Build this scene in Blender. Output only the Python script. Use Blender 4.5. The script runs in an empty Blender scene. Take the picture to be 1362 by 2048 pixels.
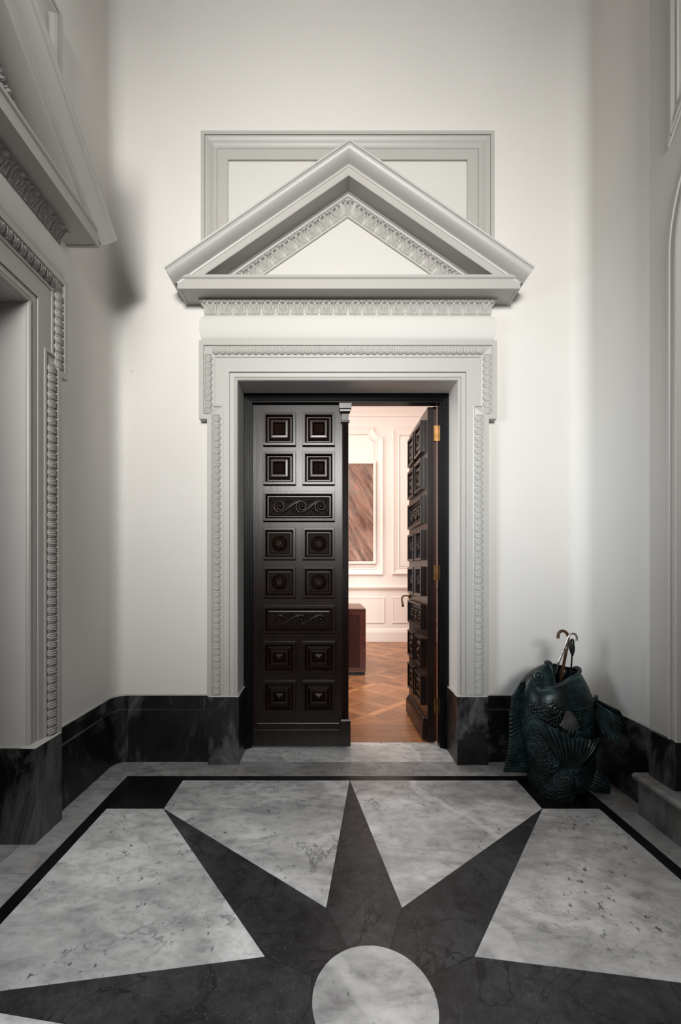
import bpy, bmesh, math, random
from mathutils import Vector, Matrix
random.seed(7)
C = bpy.context.scene
COL = C.collection
PI = math.pi

# ------------------------------------------------------------------ camera
cam_d = bpy.data.cameras.new('camera')
cam_d.sensor_width = 36.0
cam_d.lens = 850.0 / 2048.0 * 36.0
cam_d.shift_x = 29.0 / 2048.0
cam_d.shift_y = 116.0 / 2048.0
cam_d.clip_start = 0.02
cam = bpy.data.objects.new('camera', cam_d)
COL.objects.link(cam)
cam.location = (0, 0, 1.25)
cam.rotation_euler = (PI / 2, 0, 0)
C.camera = cam

# ------------------------------------------------------------------ world, exposure
w = bpy.data.worlds.new('world')
C.world = w
w.use_nodes = True
w.node_tree.nodes['Background'].inputs[0].default_value = (0.80, 0.90, 1.0, 1)
w.node_tree.nodes['Background'].inputs[1].default_value = 0.004
C.view_settings.view_transform = 'Standard'
C.view_settings.look = 'None'
C.view_settings.exposure = 0.0
C.view_settings.gamma = 1.0
C.view_settings.use_curve_mapping = False


def area(name, loc, target, sx, sy, power, col, spread=180.0):
    l = bpy.data.lights.new(name, 'AREA')
    l.shape = 'RECTANGLE'
    l.size, l.size_y = sx, sy
    l.energy = power
    l.color = col
    l.spread = math.radians(spread)
    o = bpy.data.objects.new(name, l)
    COL.objects.link(o)
    o.location = loc
    o.rotation_euler = (Vector(target) - Vector(loc)).to_track_quat('-Z', 'Y').to_euler()
    return o


# high window over the entrance behind the camera, the left doorway's daylight, the study's windows
area('high_window_light', (-0.15, -6.0, 3.9), (0.04, 2.8, 2.85), 2.2, 1.5, 56, (1.0, 0.985, 0.955), 41)
area('floor_fill_light', (-0.25, 0.75, 5.3), (-0.30, 0.80, 0.0), 0.6, 0.6, 16, (0.98, 0.99, 1.0), 54)  # added overhead fill, narrowed to brighten the floor; no lantern is modelled
area('side_door_daylight', (-1.5, 0.95, 1.7), (0.86, 2.85, 1.45), 0.7, 1.6, 4.2, (0.80, 0.90, 1.0), 50)
area('side_door_sky', (-1.5, 1.2, 2.0), (1.69, 2.2, 2.1), 0.7, 0.9, 2.8, (0.92, 0.96, 1.0), 60)
area('pediment_fill_light', (1.55, 0.7, 4.7), (-1.2, 1.0, 4.0), 0.5, 0.4, 5.0, (0.95, 0.98, 1.0), 48)  # invented fill to brighten the left pediment; the right wall has no window here
area('study_window_light', (-2.4, 5.2, 2.6), (1.6, 6.4, 1.6), 2.4, 2.6, 120, (1.0, 0.95, 0.91))
area('study_ceiling_light', (0.6, 5.2, 4.1), (0.6, 5.6, 0.0), 2.5, 2.0, 75, (1.0, 0.93, 0.88))

# ------------------------------------------------------------------ materials


def new_mat(name):
    m = bpy.data.materials.new(name)
    m.use_nodes = True
    nt = m.node_tree
    return m, nt, nt.nodes['Principled BSDF']


def N(nt, kind, **kw):
    n = nt.nodes.new(kind)
    for k, v in kw.items():
        if k in n.inputs.keys():
            n.inputs[k].default_value = v
        else:
            setattr(n, k, v)
    return n


def ramp(nt, stops):
    r = nt.nodes.new('ShaderNodeValToRGB')
    el = r.color_ramp.elements
    while len(el) > 1:
        el.remove(el[-1])
    el[0].position, el[0].color = stops[0][0], (*stops[0][1], 1)
    for p, c in stops[1:]:
        e = el.new(p)
        e.color = (*c, 1)
    return r


def g(v):
    return (v, v, v)


def add_bump(nt, b, src, strength, dist=0.01):
    bp = N(nt, 'ShaderNodeBump', Strength=strength, Distance=dist)
    nt.links.new(src, bp.inputs['Height'])
    nt.links.new(bp.outputs[0], b.inputs['Normal'])


def coords(nt, scale=(1, 1, 1), rnd=0.0, rot=(0, 0, 0)):
    t = nt.nodes.new('ShaderNodeTexCoord')
    mp = nt.nodes.new('ShaderNodeMapping')
    mp.inputs['Scale'].default_value = scale
    mp.inputs['Rotation'].default_value = rot
    src = t.outputs['Object']
    if rnd:
        oi = nt.nodes.new('ShaderNodeObjectInfo')
        vm = nt.nodes.new('ShaderNodeVectorMath')
        vm.operation = 'SCALE'
        vm.inputs[0].default_value = (rnd, rnd * 1.7, rnd * 0.6)
        nt.links.new(oi.outputs['Random'], vm.inputs['Scale'])
        ad = nt.nodes.new('ShaderNodeVectorMath')
        ad.operation = 'ADD'
        nt.links.new(src, ad.inputs[0])
        nt.links.new(vm.outputs[0], ad.inputs[1])
        src = ad.outputs[0]
    nt.links.new(src, mp.inputs['Vector'])
    return mp.outputs[0]


def mixc(nt, fac, a, b, blend='MIX'):
    mx = nt.nodes.new('ShaderNodeMix')
    mx.data_type = 'RGBA'
    mx.blend_type = blend
    for val, sock in ((fac, 0), (a, 6), (b, 7)):
        if isinstance(val, (int, float)):
            mx.inputs[sock].default_value = val
        elif isinstance(val, tuple):
            mx.inputs[sock].default_value = (*val, 1)
        else:
            nt.links.new(val, mx.inputs[sock])
    return mx.outputs[2]


def paint(name, col, rough=0.55, var=0.05, marks=True):
    m, nt, b = new_mat(name)
    v = coords(nt)
    n1 = N(nt, 'ShaderNodeTexNoise', Scale=1.3, Detail=4.0)
    nt.links.new(v, n1.inputs['Vector'])
    r = ramp(nt, [(0.3, tuple(c * (1 - var) for c in col)), (0.7, col)])
    nt.links.new(n1.outputs[0], r.inputs[0])
    out = r.outputs[0]
    if marks:
        n2 = N(nt, 'ShaderNodeTexNoise', Scale=11.0, Detail=2.0)
        nt.links.new(coords(nt, (1, 1, 0.45)), n2.inputs['Vector'])
        r2 = ramp(nt, [(0.775, g(0.0)), (0.80, g(0.75))])
        nt.links.new(n2.outputs[0], r2.inputs[0])
        out = mixc(nt, r2.outputs[0], out, (0.16, 0.14, 0.12))
    nt.links.new(out, b.inputs['Base Color'])
    b.inputs['Roughness'].default_value = rough
    n3 = N(nt, 'ShaderNodeTexNoise', Scale=38.0, Detail=3.0)
    nt.links.new(v, n3.inputs['Vector'])
    add_bump(nt, b, n3.outputs[0], 0.06, 0.004)
    return m


M_wall = paint('cream_wall_paint', (0.735, 0.717, 0.685), 0.6)
M_trim = paint('grey_stone_paint', (0.46, 0.447, 0.422), 0.42, 0.05, False)
M_white = paint('white_frieze_paint', (0.635, 0.622, 0.592), 0.75, 0.03, False)
M_lining = paint('jamb_paint', (0.60, 0.588, 0.565), 0.42, 0.03, False)
M_study = paint('study_wall_paint', (0.80, 0.735, 0.69), 0.5, 0.02, False)
M_frame = paint('pale_frame_paint', (0.85, 0.74, 0.68), 0.45, 0.03, False)


def black_stone(name, lo=0.006, hi=0.045, scuff=0.12):
    m, nt, b = new_mat(name)
    v = coords(nt, (1, 1, 0.55), 5.0)
    n1 = N(nt, 'ShaderNodeTexNoise', Scale=5.0, Detail=7.0, Roughness=0.65)
    nt.links.new(v, n1.inputs['Vector'])
    r1 = ramp(nt, [(0.42, g(lo)), (0.75, g(hi))])
    nt.links.new(n1.outputs[0], r1.inputs[0])
    n2 = N(nt, 'ShaderNodeTexNoise', Scale=2.4, Detail=9.0, Roughness=0.75, Distortion=0.8)
    nt.links.new(v, n2.inputs['Vector'])
    r2 = ramp(nt, [(0.49, g(0.0)), (0.60, g(0.55)), (0.70, g(1.0))])
    nt.links.new(n2.outputs[0], r2.inputs[0])
    out = mixc(nt, r2.outputs[0], r1.outputs[0], (scuff * 0.98, scuff, scuff * 1.03))
    nt.links.new(out, b.inputs['Base Color'])
    b.inputs['Roughness'].default_value = 0.33
    add_bump(nt, b, n1.outputs[0], 0.12, 0.004)
    return m


M_black = black_stone('black_stone', 0.003, 0.018, 0.19)


def black_marble(name, base, vein, rough):
    m, nt, b = new_mat(name)
    v = coords(nt, (1, 1, 1), 7.0)
    n1 = N(nt, 'ShaderNodeTexNoise', Scale=3.0, Detail=8.0, Roughness=0.6)
    nt.links.new(v, n1.inputs['Vector'])
    r1 = ramp(nt, [(0.35, g(base * 0.55)), (0.7, g(base * 1.6))])
    nt.links.new(n1.outputs[0], r1.inputs[0])
    n2 = N(nt, 'ShaderNodeTexNoise', Scale=2.6, Detail=5.0, Distortion=1.4)
    nt.links.new(v, n2.inputs['Vector'])
    r2 = ramp(nt, [(0.488, g(0)), (0.5, g(1)), (0.512, g(0))])
    nt.links.new(n2.outputs[0], r2.inputs[0])
    c = mixc(nt, r2.outputs[0], r1.outputs[0], (base * 0.18,) * 3)
    n6 = N(nt, 'ShaderNodeTexNoise', Scale=22.0, Detail=7.0, Roughness=0.7)
    nt.links.new(v, n6.inputs['Vector'])
    r6 = ramp(nt, [(0.32, g(0.45)), (0.68, (1.5, 1.52, 1.6))])
    nt.links.new(n6.outputs[0], r6.inputs[0])
    c = mixc(nt, 1.0, c, r6.outputs[0], 'MULTIPLY')
    n4 = N(nt, 'ShaderNodeTexNoise', Scale=150.0, Detail=1.0)
    nt.links.new(v, n4.inputs['Vector'])
    r4 = ramp(nt, [(0.69, g(0)), (0.75, g(0.8))])
    nt.links.new(n4.outputs[0], r4.inputs[0])
    c = mixc(nt, r4.outputs[0], c, g(vein))
    n5 = N(nt, 'ShaderNodeTexNoise', Scale=1.7, Detail=7.0, Distortion=2.4, Roughness=0.7)
    nt.links.new(v, n5.inputs['Vector'])
    r5 = ramp(nt, [(0.70, g(0)), (0.72, g(0.4)), (0.74, g(0))])
    nt.links.new(n5.outputs[0], r5.inputs[0])
    c = mixc(nt, r5.outputs[0], c, g(vein))
    nt.links.new(c, b.inputs['Base Color'])
    b.inputs['Roughness'].default_value = rough
    b.inputs['Specular IOR Level'].default_value = 0.3
    add_bump(nt, b, n1.outputs[0], 0.05, 0.003)
    return m


M_star = black_marble('charcoal_star_marble', 0.028, 0.11, 0.40)
M_jet = black_marble('jet_black_marble', 0.006, 0.02, 0.30)


def white_marble(name, lo, hi, rough=0.40, rot=0.6, warm=0.0):
    m, nt, b = new_mat(name)
    v = coords(nt, (1.0, 1.7, 1.0), 9.0, (0, 0, rot))
    v2 = coords(nt, (1, 1, 1), 4.0, (0, 0, -0.5))

    def noise(vec, sc, det, ro=0.6, di=0.0):
        n = N(nt, 'ShaderNodeTexNoise', Scale=sc, Detail=det, Roughness=ro, Distortion=di)
        nt.links.new(vec, n.inputs['Vector'])
        return n.outputs[0]

    def rp(src, stops):
        r = ramp(nt, stops)
        nt.links.new(src, r.inputs[0])
        return r.outputs[0]

    def mul(a_, b_):
        q = N(nt, 'ShaderNodeMath', operation='MULTIPLY')
        nt.links.new(a_, q.inputs[0])
        nt.links.new(b_, q.inputs[1])
        return q.outputs[0]
    c = rp(noise(v, 2.2, 6.0, 0.58, 0.5), [(0.28, (lo * (1 + warm), lo, lo * (1 - warm))), (0.50, g((lo + hi) * 0.5)), (0.68, g(hi))])
    c = mixc(nt, 1.0, c, rp(noise(v, 13.0, 9.0, 0.68, 0.3), [(0.30, g(0.60)), (0.50, g(0.97)), (0.68, g(1.16))]), 'MULTIPLY')
    # soft smoky streaks
    st = coords(nt, (0.8, 3.2, 1.0), 9.0, (0, 0, rot + 0.35))
    c = mixc(nt, rp(noise(st, 2.4, 9.0, 0.70, 0.4), [(0.54, g(0.0)), (0.72, g(0.75))]), c, g(lo * 0.55))
    # hair veins, only in places
    vein = rp(noise(v2, 2.0, 9.0, 0.62, 0.35), [(0.488, g(0)), (0.50, g(0.8)), (0.512, g(0))])
    mask = rp(noise(v2, 1.9, 3.0), [(0.50, g(0.0)), (0.62, g(1.0))])
    c = mixc(nt, mul(vein, mask), c, g(lo * 0.40))
    # dark specks in clusters
    sp = rp(noise(coords(nt, (1.3, 1.0, 1.0), 9.0, (0, 0, 0.9)), 30.0, 4.0, 0.6), [(0.615, g(0)), (0.68, g(1.0))])
    mk = rp(noise(v2, 3.4, 3.0), [(0.49, g(0.0)), (0.60, g(0.9))])
    c = mixc(nt, mul(sp, mk), c, g(lo * 0.22))
    # a few milky bands
    wv = N(nt, 'ShaderNodeTexWave', Scale=0.30, Distortion=6.0, Detail=5.0)
    wv.inputs['Detail Scale'].default_value = 1.4
    wv.inputs['Detail Roughness'].default_value = 0.62
    nt.links.new(v2, wv.inputs['Vector'])
    c = mixc(nt, rp(wv.outputs[0], [(0.990, g(0)), (0.998, g(0.28))]), c, g(hi * 1.35))
    oi = nt.nodes.new('ShaderNodeObjectInfo')
    c = mixc(nt, 1.0, c, rp(oi.outputs['Random'], [(0.0, g(0.84)), (1.0, g(1.08))]), 'MULTIPLY')
    nt.links.new(c, b.inputs['Base Color'])
    b.inputs['Roughness'].default_value = rough
    b.inputs['Specular IOR Level'].default_value = 0.35
    return m


M_marble = white_marble('carrara_marble', 0.25, 0.64)
M_border = white_marble('grey_border_marble', 0.20, 0.38, 0.36, 0.2, 0.10)
M_sill = white_marble('threshold_marble', 0.34, 0.56, 0.26, 0.35, 0.04)
M_step = white_marble('step_marble', 0.13, 0.28, 0.38, 1.0, 0.05)
M_steptop = white_marble('step_top_marble', 0.20, 0.34, 0.32, 0.2, 0.18)


def wood(name, c1, c2, rough, scale=(3, 3, 30), rnd=3.0, var=0.0, bump=0.12, coat=0.0, spec=0.5):
    m, nt, b = new_mat(name)
    v = coords(nt, scale, rnd)
    n1 = N(nt, 'ShaderNodeTexNoise', Scale=1.6, Detail=6.0, Roughness=0.6, Distortion=0.6)
    nt.links.new(v, n1.inputs['Vector'])
    r1 = ramp(nt, [(0.3, c1), (0.72, c2)])
    nt.links.new(n1.outputs[0], r1.inputs[0])
    c = r1.outputs[0]
    if var:
        oi = nt.nodes.new('ShaderNodeObjectInfo')
        r2 = ramp(nt, [(0.0, g(1 - var)), (1.0, g(1 + var * 0.6))])
        nt.links.new(oi.outputs['Random'], r2.inputs[0])
        c = mixc(nt, 1.0, c, r2.outputs[0], 'MULTIPLY')
    nt.links.new(c, b.inputs['Base Color'])
    b.inputs['Roughness'].default_value = rough
    b.inputs['Specular IOR Level'].default_value = spec
    if coat:
        b.inputs['Coat Weight'].default_value = coat
        b.inputs['Coat Roughness'].default_value = 0.2
    add_bump(nt, b, n1.outputs[0], bump, 0.003)
    return m


M_door = wood('dark_oak', (0.003, 0.0013, 0.0009), (0.014, 0.0050, 0.0030), 0.28, (26, 26, 2.5), 2.0, spec=0.27)
M_jamb = wood('ebony_frame_wood', (0.002, 0.002, 0.002), (0.005, 0.005, 0.0055), 0.30, (20, 20, 2), 1.0, spec=0.12)
M_edge = wood('red_door_edge', (0.020, 0.004, 0.002), (0.055, 0.010, 0.005), 0.34, (25, 25, 2), 1.0, spec=0.25)
M_ground = wood('dark_carving_ground', (0.003, 0.0013, 0.0009), (0.010, 0.004, 0.0025), 0.6, (26, 26, 2.5), 2.0, bump=0.4, spec=0.10)
M_mahog = wood('mahogany', (0.040, 0.007, 0.004), (0.10, 0.020, 0.012), 0.25, (3, 20, 14), 1.0, 0, 0.05)
M_desktop = wood('desk_leather_top', (0.16, 0.09, 0.06), (0.20, 0.11, 0.075), 0.35, (3, 10, 10), 1.0, 0, 0.03)
M_parq = wood('oak_parquet', (0.22, 0.085, 0.032), (0.35, 0.15, 0.062), 0.33, (3.0, 34, 10), 6.0, 0.34, 0.05)
M_strip = wood('light_oak_strip', (0.32, 0.135, 0.055), (0.46, 0.215, 0.095), 0.33, (3.0, 34, 10), 6.0, 0.34, 0.05)


def metal(name, col, rough, metallic=1.0):
    m, nt, b = new_mat(name)
    v = coords(nt)
    n1 = N(nt, 'ShaderNodeTexNoise', Scale=30.0, Detail=4.0)
    nt.links.new(v, n1.inputs['Vector'])
    r = ramp(nt, [(0.3, tuple(c * 0.55 for c in col)), (0.65, col)])
    nt.links.new(n1.outputs[0], r.inputs[0])
    nt.links.new(r.outputs[0], b.inputs['Base Color'])
    b.inputs['Metallic'].default_value = metallic
    b.inputs['Roughness'].default_value = rough
    return m


M_brass = metal('brass', (0.52, 0.27, 0.10), 0.25)
M_oldbrass = metal('aged_brass', (0.22, 0.13, 0.06), 0.35)
M_chrome = metal('silver_cane', (0.62, 0.60, 0.56), 0.28)
M_cane = wood('brown_cane', (0.045, 0.019, 0.008), (0.11, 0.05, 0.02), 0.28, (20, 20, 5), 1.0, 0, 0.05)
M_rubber = metal('black_handle', (0.012, 0.012, 0.012), 0.3, 0.0)


def bronze(name, scales=True, ray=False, k=1.0):
    m, nt, b = new_mat(name)
    v = coords(nt)
    n1 = N(nt, 'ShaderNodeTexNoise', Scale=9.0, Detail=6.0, Roughness=0.65)
    nt.links.new(v, n1.inputs['Vector'])
    r = ramp(nt, [(0.36, (0.003 * k, 0.005 * k, 0.005 * k)), (0.54, (0.010 * k, 0.021 * k, 0.022 * k)), (0.72, (0.045 * k, 0.100 * k, 0.105 * k))])
    nt.links.new(n1.outputs[0], r.inputs[0])
    nt.links.new(r.outputs[0], b.inputs['Base Color'])
    b.inputs['Metallic'].default_value = 0.45
    b.inputs['Roughness'].default_value = 0.34
    if scales:
        vo = N(nt, 'ShaderNodeTexVoronoi', Scale=78.0)
        nt.links.new(v, vo.inputs['Vector'])
        # scales fade out towards the smooth head
        sx = nt.nodes.new('ShaderNodeSeparateXYZ')
        nt.links.new(v, sx.inputs[0])
        n3 = N(nt, 'ShaderNodeTexNoise', Scale=7.0, Detail=2.0)
        nt.links.new(v, n3.inputs['Vector'])
        ad = N(nt, 'ShaderNodeMath', operation='MULTIPLY_ADD')
        ad.inputs[1].default_value = 0.16
        nt.links.new(n3.outputs[0], ad.inputs[0])
        nt.links.new(sx.outputs['Z'], ad.inputs[2])
        fd = ramp(nt, [(0.555, g(0.75)), (0.625, g(0.04))])
        nt.links.new(ad.outputs[0], fd.inputs[0])
        add_bump(nt, b, vo.outputs[0], 0.7, -0.010)
        nt.links.new(fd.outputs[0], nt.nodes['Bump'].inputs['Strength'])
    else:
        n2 = N(nt, 'ShaderNodeTexNoise', Scale=45.0, Detail=4.0)
        nt.links.new(v, n2.inputs['Vector'])
        add_bump(nt, b, n2.outputs[0], 0.3, 0.006)
    return m


M_fish = bronze('scaled_green_bronze', True)
M_fishhead = bronze('smooth_green_bronze', False, False, 0.9)
M_fin = bronze('fin_green_bronze', False, False, 1.25)
M_shell = metal('dull_grey_bronze', (0.075, 0.072, 0.070), 0.5, 0.3)


def canvas_mat():
    m, nt, b = new_mat('abstract_canvas')
    v = coords(nt, (1, 1, 1), 0, (0, 0.9, 0))
    st0 = coords(nt, (1, 1, 1), 0, (0, 0.55, 0))
    sm = nt.nodes.new('ShaderNodeMapping')
    sm.inputs['Scale'].default_value = (4.0, 1, 0.7)
    nt.links.new(st0, sm.inputs['Vector'])
    st = sm.outputs[0]
    n1 = N(nt, 'ShaderNodeTexNoise', Scale=1.5, Detail=8.0, Roughness=0.7, Distortion=0.5)
    nt.links.new(st, n1.inputs['Vector'])
    r1 = ramp(nt, [(0.30, (0.03, 0.018, 0.015)), (0.43, (0.13, 0.062, 0.045)), (0.54, (0.27, 0.155, 0.115)), (0.66, (0.42, 0.28, 0.22)), (0.8, (0.26, 0.22, 0.195))])
    nt.links.new(n1.outputs[0], r1.inputs[0])
    n2 = N(nt, 'ShaderNodeTexNoise', Scale=3.0, Detail=9.0, Roughness=0.75)
    nt.links.new(v, n2.inputs['Vector'])
    r2 = ramp(nt, [(0.50, g(0)), (0.66, g(1))])
    nt.links.new(n2.outputs[0], r2.inputs[0])
    c = mixc(nt, r2.outputs[0], r1.outputs[0], (0.20, 0.165, 0.145))
    n3 = N(nt, 'ShaderNodeTexNoise', Scale=9.0, Detail=9.0, Roughness=0.8, Distortion=1.5)
    nt.links.new(v, n3.inputs['Vector'])
    r3 = ramp(nt, [(0.57, g(0)), (0.62, g(0.7)), (0.66, g(0))])
    nt.links.new(n3.outputs[0], r3.inputs[0])
    c = mixc(nt, r3.outputs[0], c, (0.55, 0.17, 0.10))
    nt.links.new(c, b.inputs['Base Color'])
    b.inputs['Roughness'].default_value = 0.6
    add_bump(nt, b, n3.outputs[0], 0.2, 0.004)
    return m


M_canvas = canvas_mat()

# ------------------------------------------------------------------ mesh helpers


def link(name, me, parent=None, mat=None):
    o = bpy.data.objects.new(name, me)
    COL.objects.link(o)
    if mat is not None and not me.materials:
        me.materials.append(mat)
    if parent is not None:
        o.parent = parent
    return o


def bm_obj(name, bm, mat, parent=None, smooth=False, angle=None):
    bmesh.ops.recalc_face_normals(bm, faces=bm.faces)
    me = bpy.data.meshes.new(name)
    bm.to_mesh(me)
    bm.free()
    if smooth:
        me.polygons.foreach_set('use_smooth', [True] * len(me.polygons))
        if angle is not None:
            me.set_sharp_from_angle(angle=angle)
    return link(name, me, parent, mat)


def add_vf(bm, verts, faces):
    vs = [bm.verts.new(v) for v in verts]
    for f in faces:
        try:
            bm.faces.new([vs[i] for i in f])
        except ValueError:
            pass
    return vs


def box(bm, x0, x1, y0, y1, z0, z1):
    v = [(x, y, z) for x in (x0, x1) for y in (y0, y1) for z in (z0, z1)]
    add_vf(bm, v, [(0, 1, 3, 2), (4, 6, 7, 5), (0, 4, 5, 1), (2, 3, 7, 6), (0, 2, 6, 4), (1, 5, 7, 3)])


def bevel_bm(bm, off, seg=2):
    bmesh.ops.bevel(bm, geom=list(bm.edges), offset=off, segments=seg, profile=0.5, affect='EDGES')


def box_obj(name, b6, mat, parent=None, bev=0.0, seg=1):
    bm = bmesh.new()
    box(bm, *b6)
    if bev:
        bevel_bm(bm, bev, seg)
    return bm_obj(name, bm, mat, parent)


def prism(bm, poly, z0, z1, f=lambda a, b, c: (a, b, c)):
    n = len(poly)
    vs = [bm.verts.new(f(p[0], p[1], z)) for z in (z0, z1) for p in poly]
    bm.faces.new(vs[:n][::-1])
    bm.faces.new(vs[n:])
    for i in range(n):
        j = (i + 1) % n
        bm.faces.new((vs[i], vs[j], vs[n + j], vs[n + i]))


def sweep(bm, path, prof, f, closed=False, caps=False):
    """profile (o, d): o offsets along the mitred left normal of the path, d is handed to f with the point."""
    P = [Vector(p) for p in path]
    n = len(P)
    rings = []
    for i in range(n):
        ds = []
        if closed or i > 0:
            ds.append((P[i] - P[i - 1]).normalized())
        if closed or i < n - 1:
            ds.append((P[(i + 1) % n] - P[i]).normalized())
        ns = [Vector((-d.y, d.x)) for d in ds]
        m = ns[0] if len(ns) == 1 else (ns[0] + ns[1]) / (1 + ns[0].dot(ns[1]))
        rings.append([bm.verts.new(f(P[i].x + m.x * o, P[i].y + m.y * o, d)) for o, d in prof])
    last = n if closed else n - 1
    for i in range(last):
        a, b = rings[i], rings[(i + 1) % n]
        for k in range(len(prof) - 1):
            bm.faces.new((a[k], a[k + 1], b[k + 1], b[k]))
    if caps and not closed:
        bm.faces.new(rings[0][::-1])
        bm.faces.new(rings[-1])


def tube(bm, pts, r, seg=8, caps=True):
    P = [Vector(p) for p in pts]
    n = len(P)
    if not hasattr(r, '__len__'):
        r = [r] * n
    t0 = (P[1] - P[0]).normalized()
    up = Vector((0, 0, 1)) if abs(t0.z) < 0.9 else Vector((1, 0, 0))
    u = t0.cross(up).normalized()
    rings = []
    for i in range(n):
        t = (P[min(i + 1, n - 1)] - P[max(i - 1, 0)]).normalized()
        u = (u - t * u.dot(t)).normalized()
        v = t.cross(u)
        rings.append([bm.verts.new(P[i] + (u * math.cos(a) + v * math.sin(a)) * r[i]) for a in [2 * PI * k / seg for k in range(seg)]])
    for i in range(n - 1):
        for k in range(seg):
            bm.faces.new((rings[i][k], rings[i][(k + 1) % seg], rings[i + 1][(k + 1) % seg], rings[i + 1][k]))
    if caps:
        bm.faces.new(rings[0][::-1])
        bm.faces.new(rings[-1])


def lathe(bm, prof, seg, f):
    """prof (r, h) about an axis; f maps (x, y, h)."""
    rings = []
    for r, h in prof:
        if r < 1e-6:
            rings.append([bm.verts.new(f(0, 0, h))])
        else:
            rings.append([bm.verts.new(f(r * math.cos(2 * PI * k / seg), r * math.sin(2 * PI * k / seg), h)) for k in range(seg)])
    for a, b in zip(rings, rings[1:]):
        for k in range(seg):
            j = (k + 1) % seg
            if len(a) == 1 and len(b) > 1:
                bm.faces.new((a[0], b[k], b[j]))
            elif len(b) == 1 and len(a) > 1:
                bm.faces.new((a[k], a[j], b[0]))
            elif len(a) > 1:
                bm.faces.new((a[k], a[j], b[j], b[k]))


def empty(name, loc=(0, 0, 0), rz=0.0):
    o = bpy.data.objects.new(name, None)
    COL.objects.link(o)
    o.location = loc
    o.rotation_euler = (0, 0, rz)
    o.empty_display_size = 0.1
    return o


def tag(o, label, cat, kind=None, group=None):
    o['label'] = label
    o['category'] = cat
    if kind:
        o['kind'] = kind
    if group:
        o['group'] = group
    return o


def copy_tree(o, parent=None):
    c = o.copy()
    COL.objects.link(c)
    if parent is not None:
        c.parent = parent
    for ch in list(o.children):
        copy_tree(ch, c)
    return c


def wallmap(s, z, n):
    return (s, -n, z)


# ------------------------------------------------------------------ room shell
YW, XL, XR = 2.79, -1.39, 1.69       # faces of the front, left and right walls
CX, CY = 0.141, 1.234                # axis of the star and of the doors
OH, OZ = 0.715, 2.4825               # half width and height of a door opening
TOPZ = 4.85                          # springing of the ceiling cove
RC = 0.10                            # rounded room corners
CEIL = 5.55


def wall_with_hole(name, a0, a1, z0, z1, h0, h1, hz, b0, b1, swap, mat):
    """a along the wall, b across it; an opening h0..h1 up to hz."""
    bm = bmesh.new()
    for (p, q, r, s) in ((a0, h0, z0, z1), (h1, a1, z0, z1), (h0, h1, hz, z1)):
        if swap:
            box(bm, b0, b1, p, q, r, s)
        else:
            box(bm, p, q, b0, b1, r, s)
    return bm_obj(name, bm, mat)


wf = wall_with_hole('wall_front', XL, XR, 0, CEIL, CX - OH - 0.015, CX + OH + 0.015, OZ + 0.015, YW, YW + 0.27, False, M_wall)
tag(wf, 'cream painted wall around the pedimented double door', 'wall', 'structure')
wl = wall_with_hole('wall_left', -0.35, YW + 0.27, 0, CEIL, CY - OH - 0.015, CY + OH + 0.015, OZ + 0.015, XL - 0.3, XL, True, M_wall)
tag(wl, 'shaded cream wall on the left with a second pedimented doorway', 'wall', 'structure')

# right wall: an arched opening
AR, ASP = 0.755, 2.75
bm = bmesh.new()
out = [(2.12, 0), (2.12, CEIL), (0.35, CEIL), (0.35, 0)]
arc = [(CY + AR * math.cos(a), ASP + AR * math.sin(a)) for a in [PI * k / 24 for k in range(25)]]
box(bm, XR, XR + 0.3, 2.12, YW + 0.27, 0, CEIL)
box(bm, XR, XR + 0.3, -0.35, 0.35, 0, CEIL)


def arch_slab(bm, x0, x1, y0, y1, z0, z1, r, seg=24):
    """slab with an arched hole, faces at x0 and x1"""
    pts = [(y1, z0), (y1, z1), (y0, z1), (y0, z0), (CY - r, z0)]
    pts += [(CY + r * math.cos(PI - PI * k / seg), ASP + r * math.sin(PI * k / seg)) for k in range(seg + 1)] + [(CY + r, z0)]
    prism(bm, pts, x0, x1, lambda y, z, x: (x, y, z))


arch_slab(bm, XR, XR + 0.3, 0.35, 2.12, 0, CEIL, AR + 0.03, 36)
wr = bm_obj('wall_right', bm, M_wall)
tag(wr, 'cream wall on the right behind the bronze fish', 'wall', 'structure')

# rounded corners of the room (concave quarter rounds) and the ceiling cove


def corner_fillet(cx, cy, sx, parent):
    bm = bmesh.new()
    pts = [(cx, cy)]
    ox, oy = cx - sx * RC, cy - RC
    for k in range(9):
        a = k * PI / 16
        pts.append((ox + sx * RC * math.cos(a), oy + RC * math.sin(a)))
    prism(bm, pts, 0.0, TOPZ + 0.3)
    return bm_obj('corner_fillet', bm, M_wall, parent, True, math.radians(40))


corner_fillet(XL, YW, -1, wl)
corner_fillet(XR, YW, 1, wr)

ce = empty('ceiling')
tag(ce, 'shadowed cream ceiling with a curved cove above the walls', 'ceiling', 'structure')
box_obj('ceiling_slab', (XL - 0.3, XR + 0.3, -0.35, YW + 0.27, CEIL, CEIL + 0.1), M_wall, ce)
bm = bmesh.new()
R = CEIL - TOPZ
cprof = [(R * (1 - math.cos(a)), TOPZ + R * math.sin(a)) for a in [k * PI / 24 for k in range(13)]]
sweep(bm, [(XL, -0.35), (XL, YW), (XR, YW), (XR, -0.35)], [(-o, z) for o, z in cprof], lambda x, y, z: (x, y, z))
bm_obj('cove', bm, M_wall, ce, True, math.radians(35))

# ------------------------------------------------------------------ entrance floor of inlaid marble
fl = empty('floor')
tag(fl, 'inlaid marble floor with a black eight-pointed star in white stone', 'floor', 'structure')
S, Q = 1.291, 0.2985                 # half side of the star field, side of a black corner tile
RI, RM, STRIP = 0.3645, 0.1825, 0.055
J = 0.0012                           # joints


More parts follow.
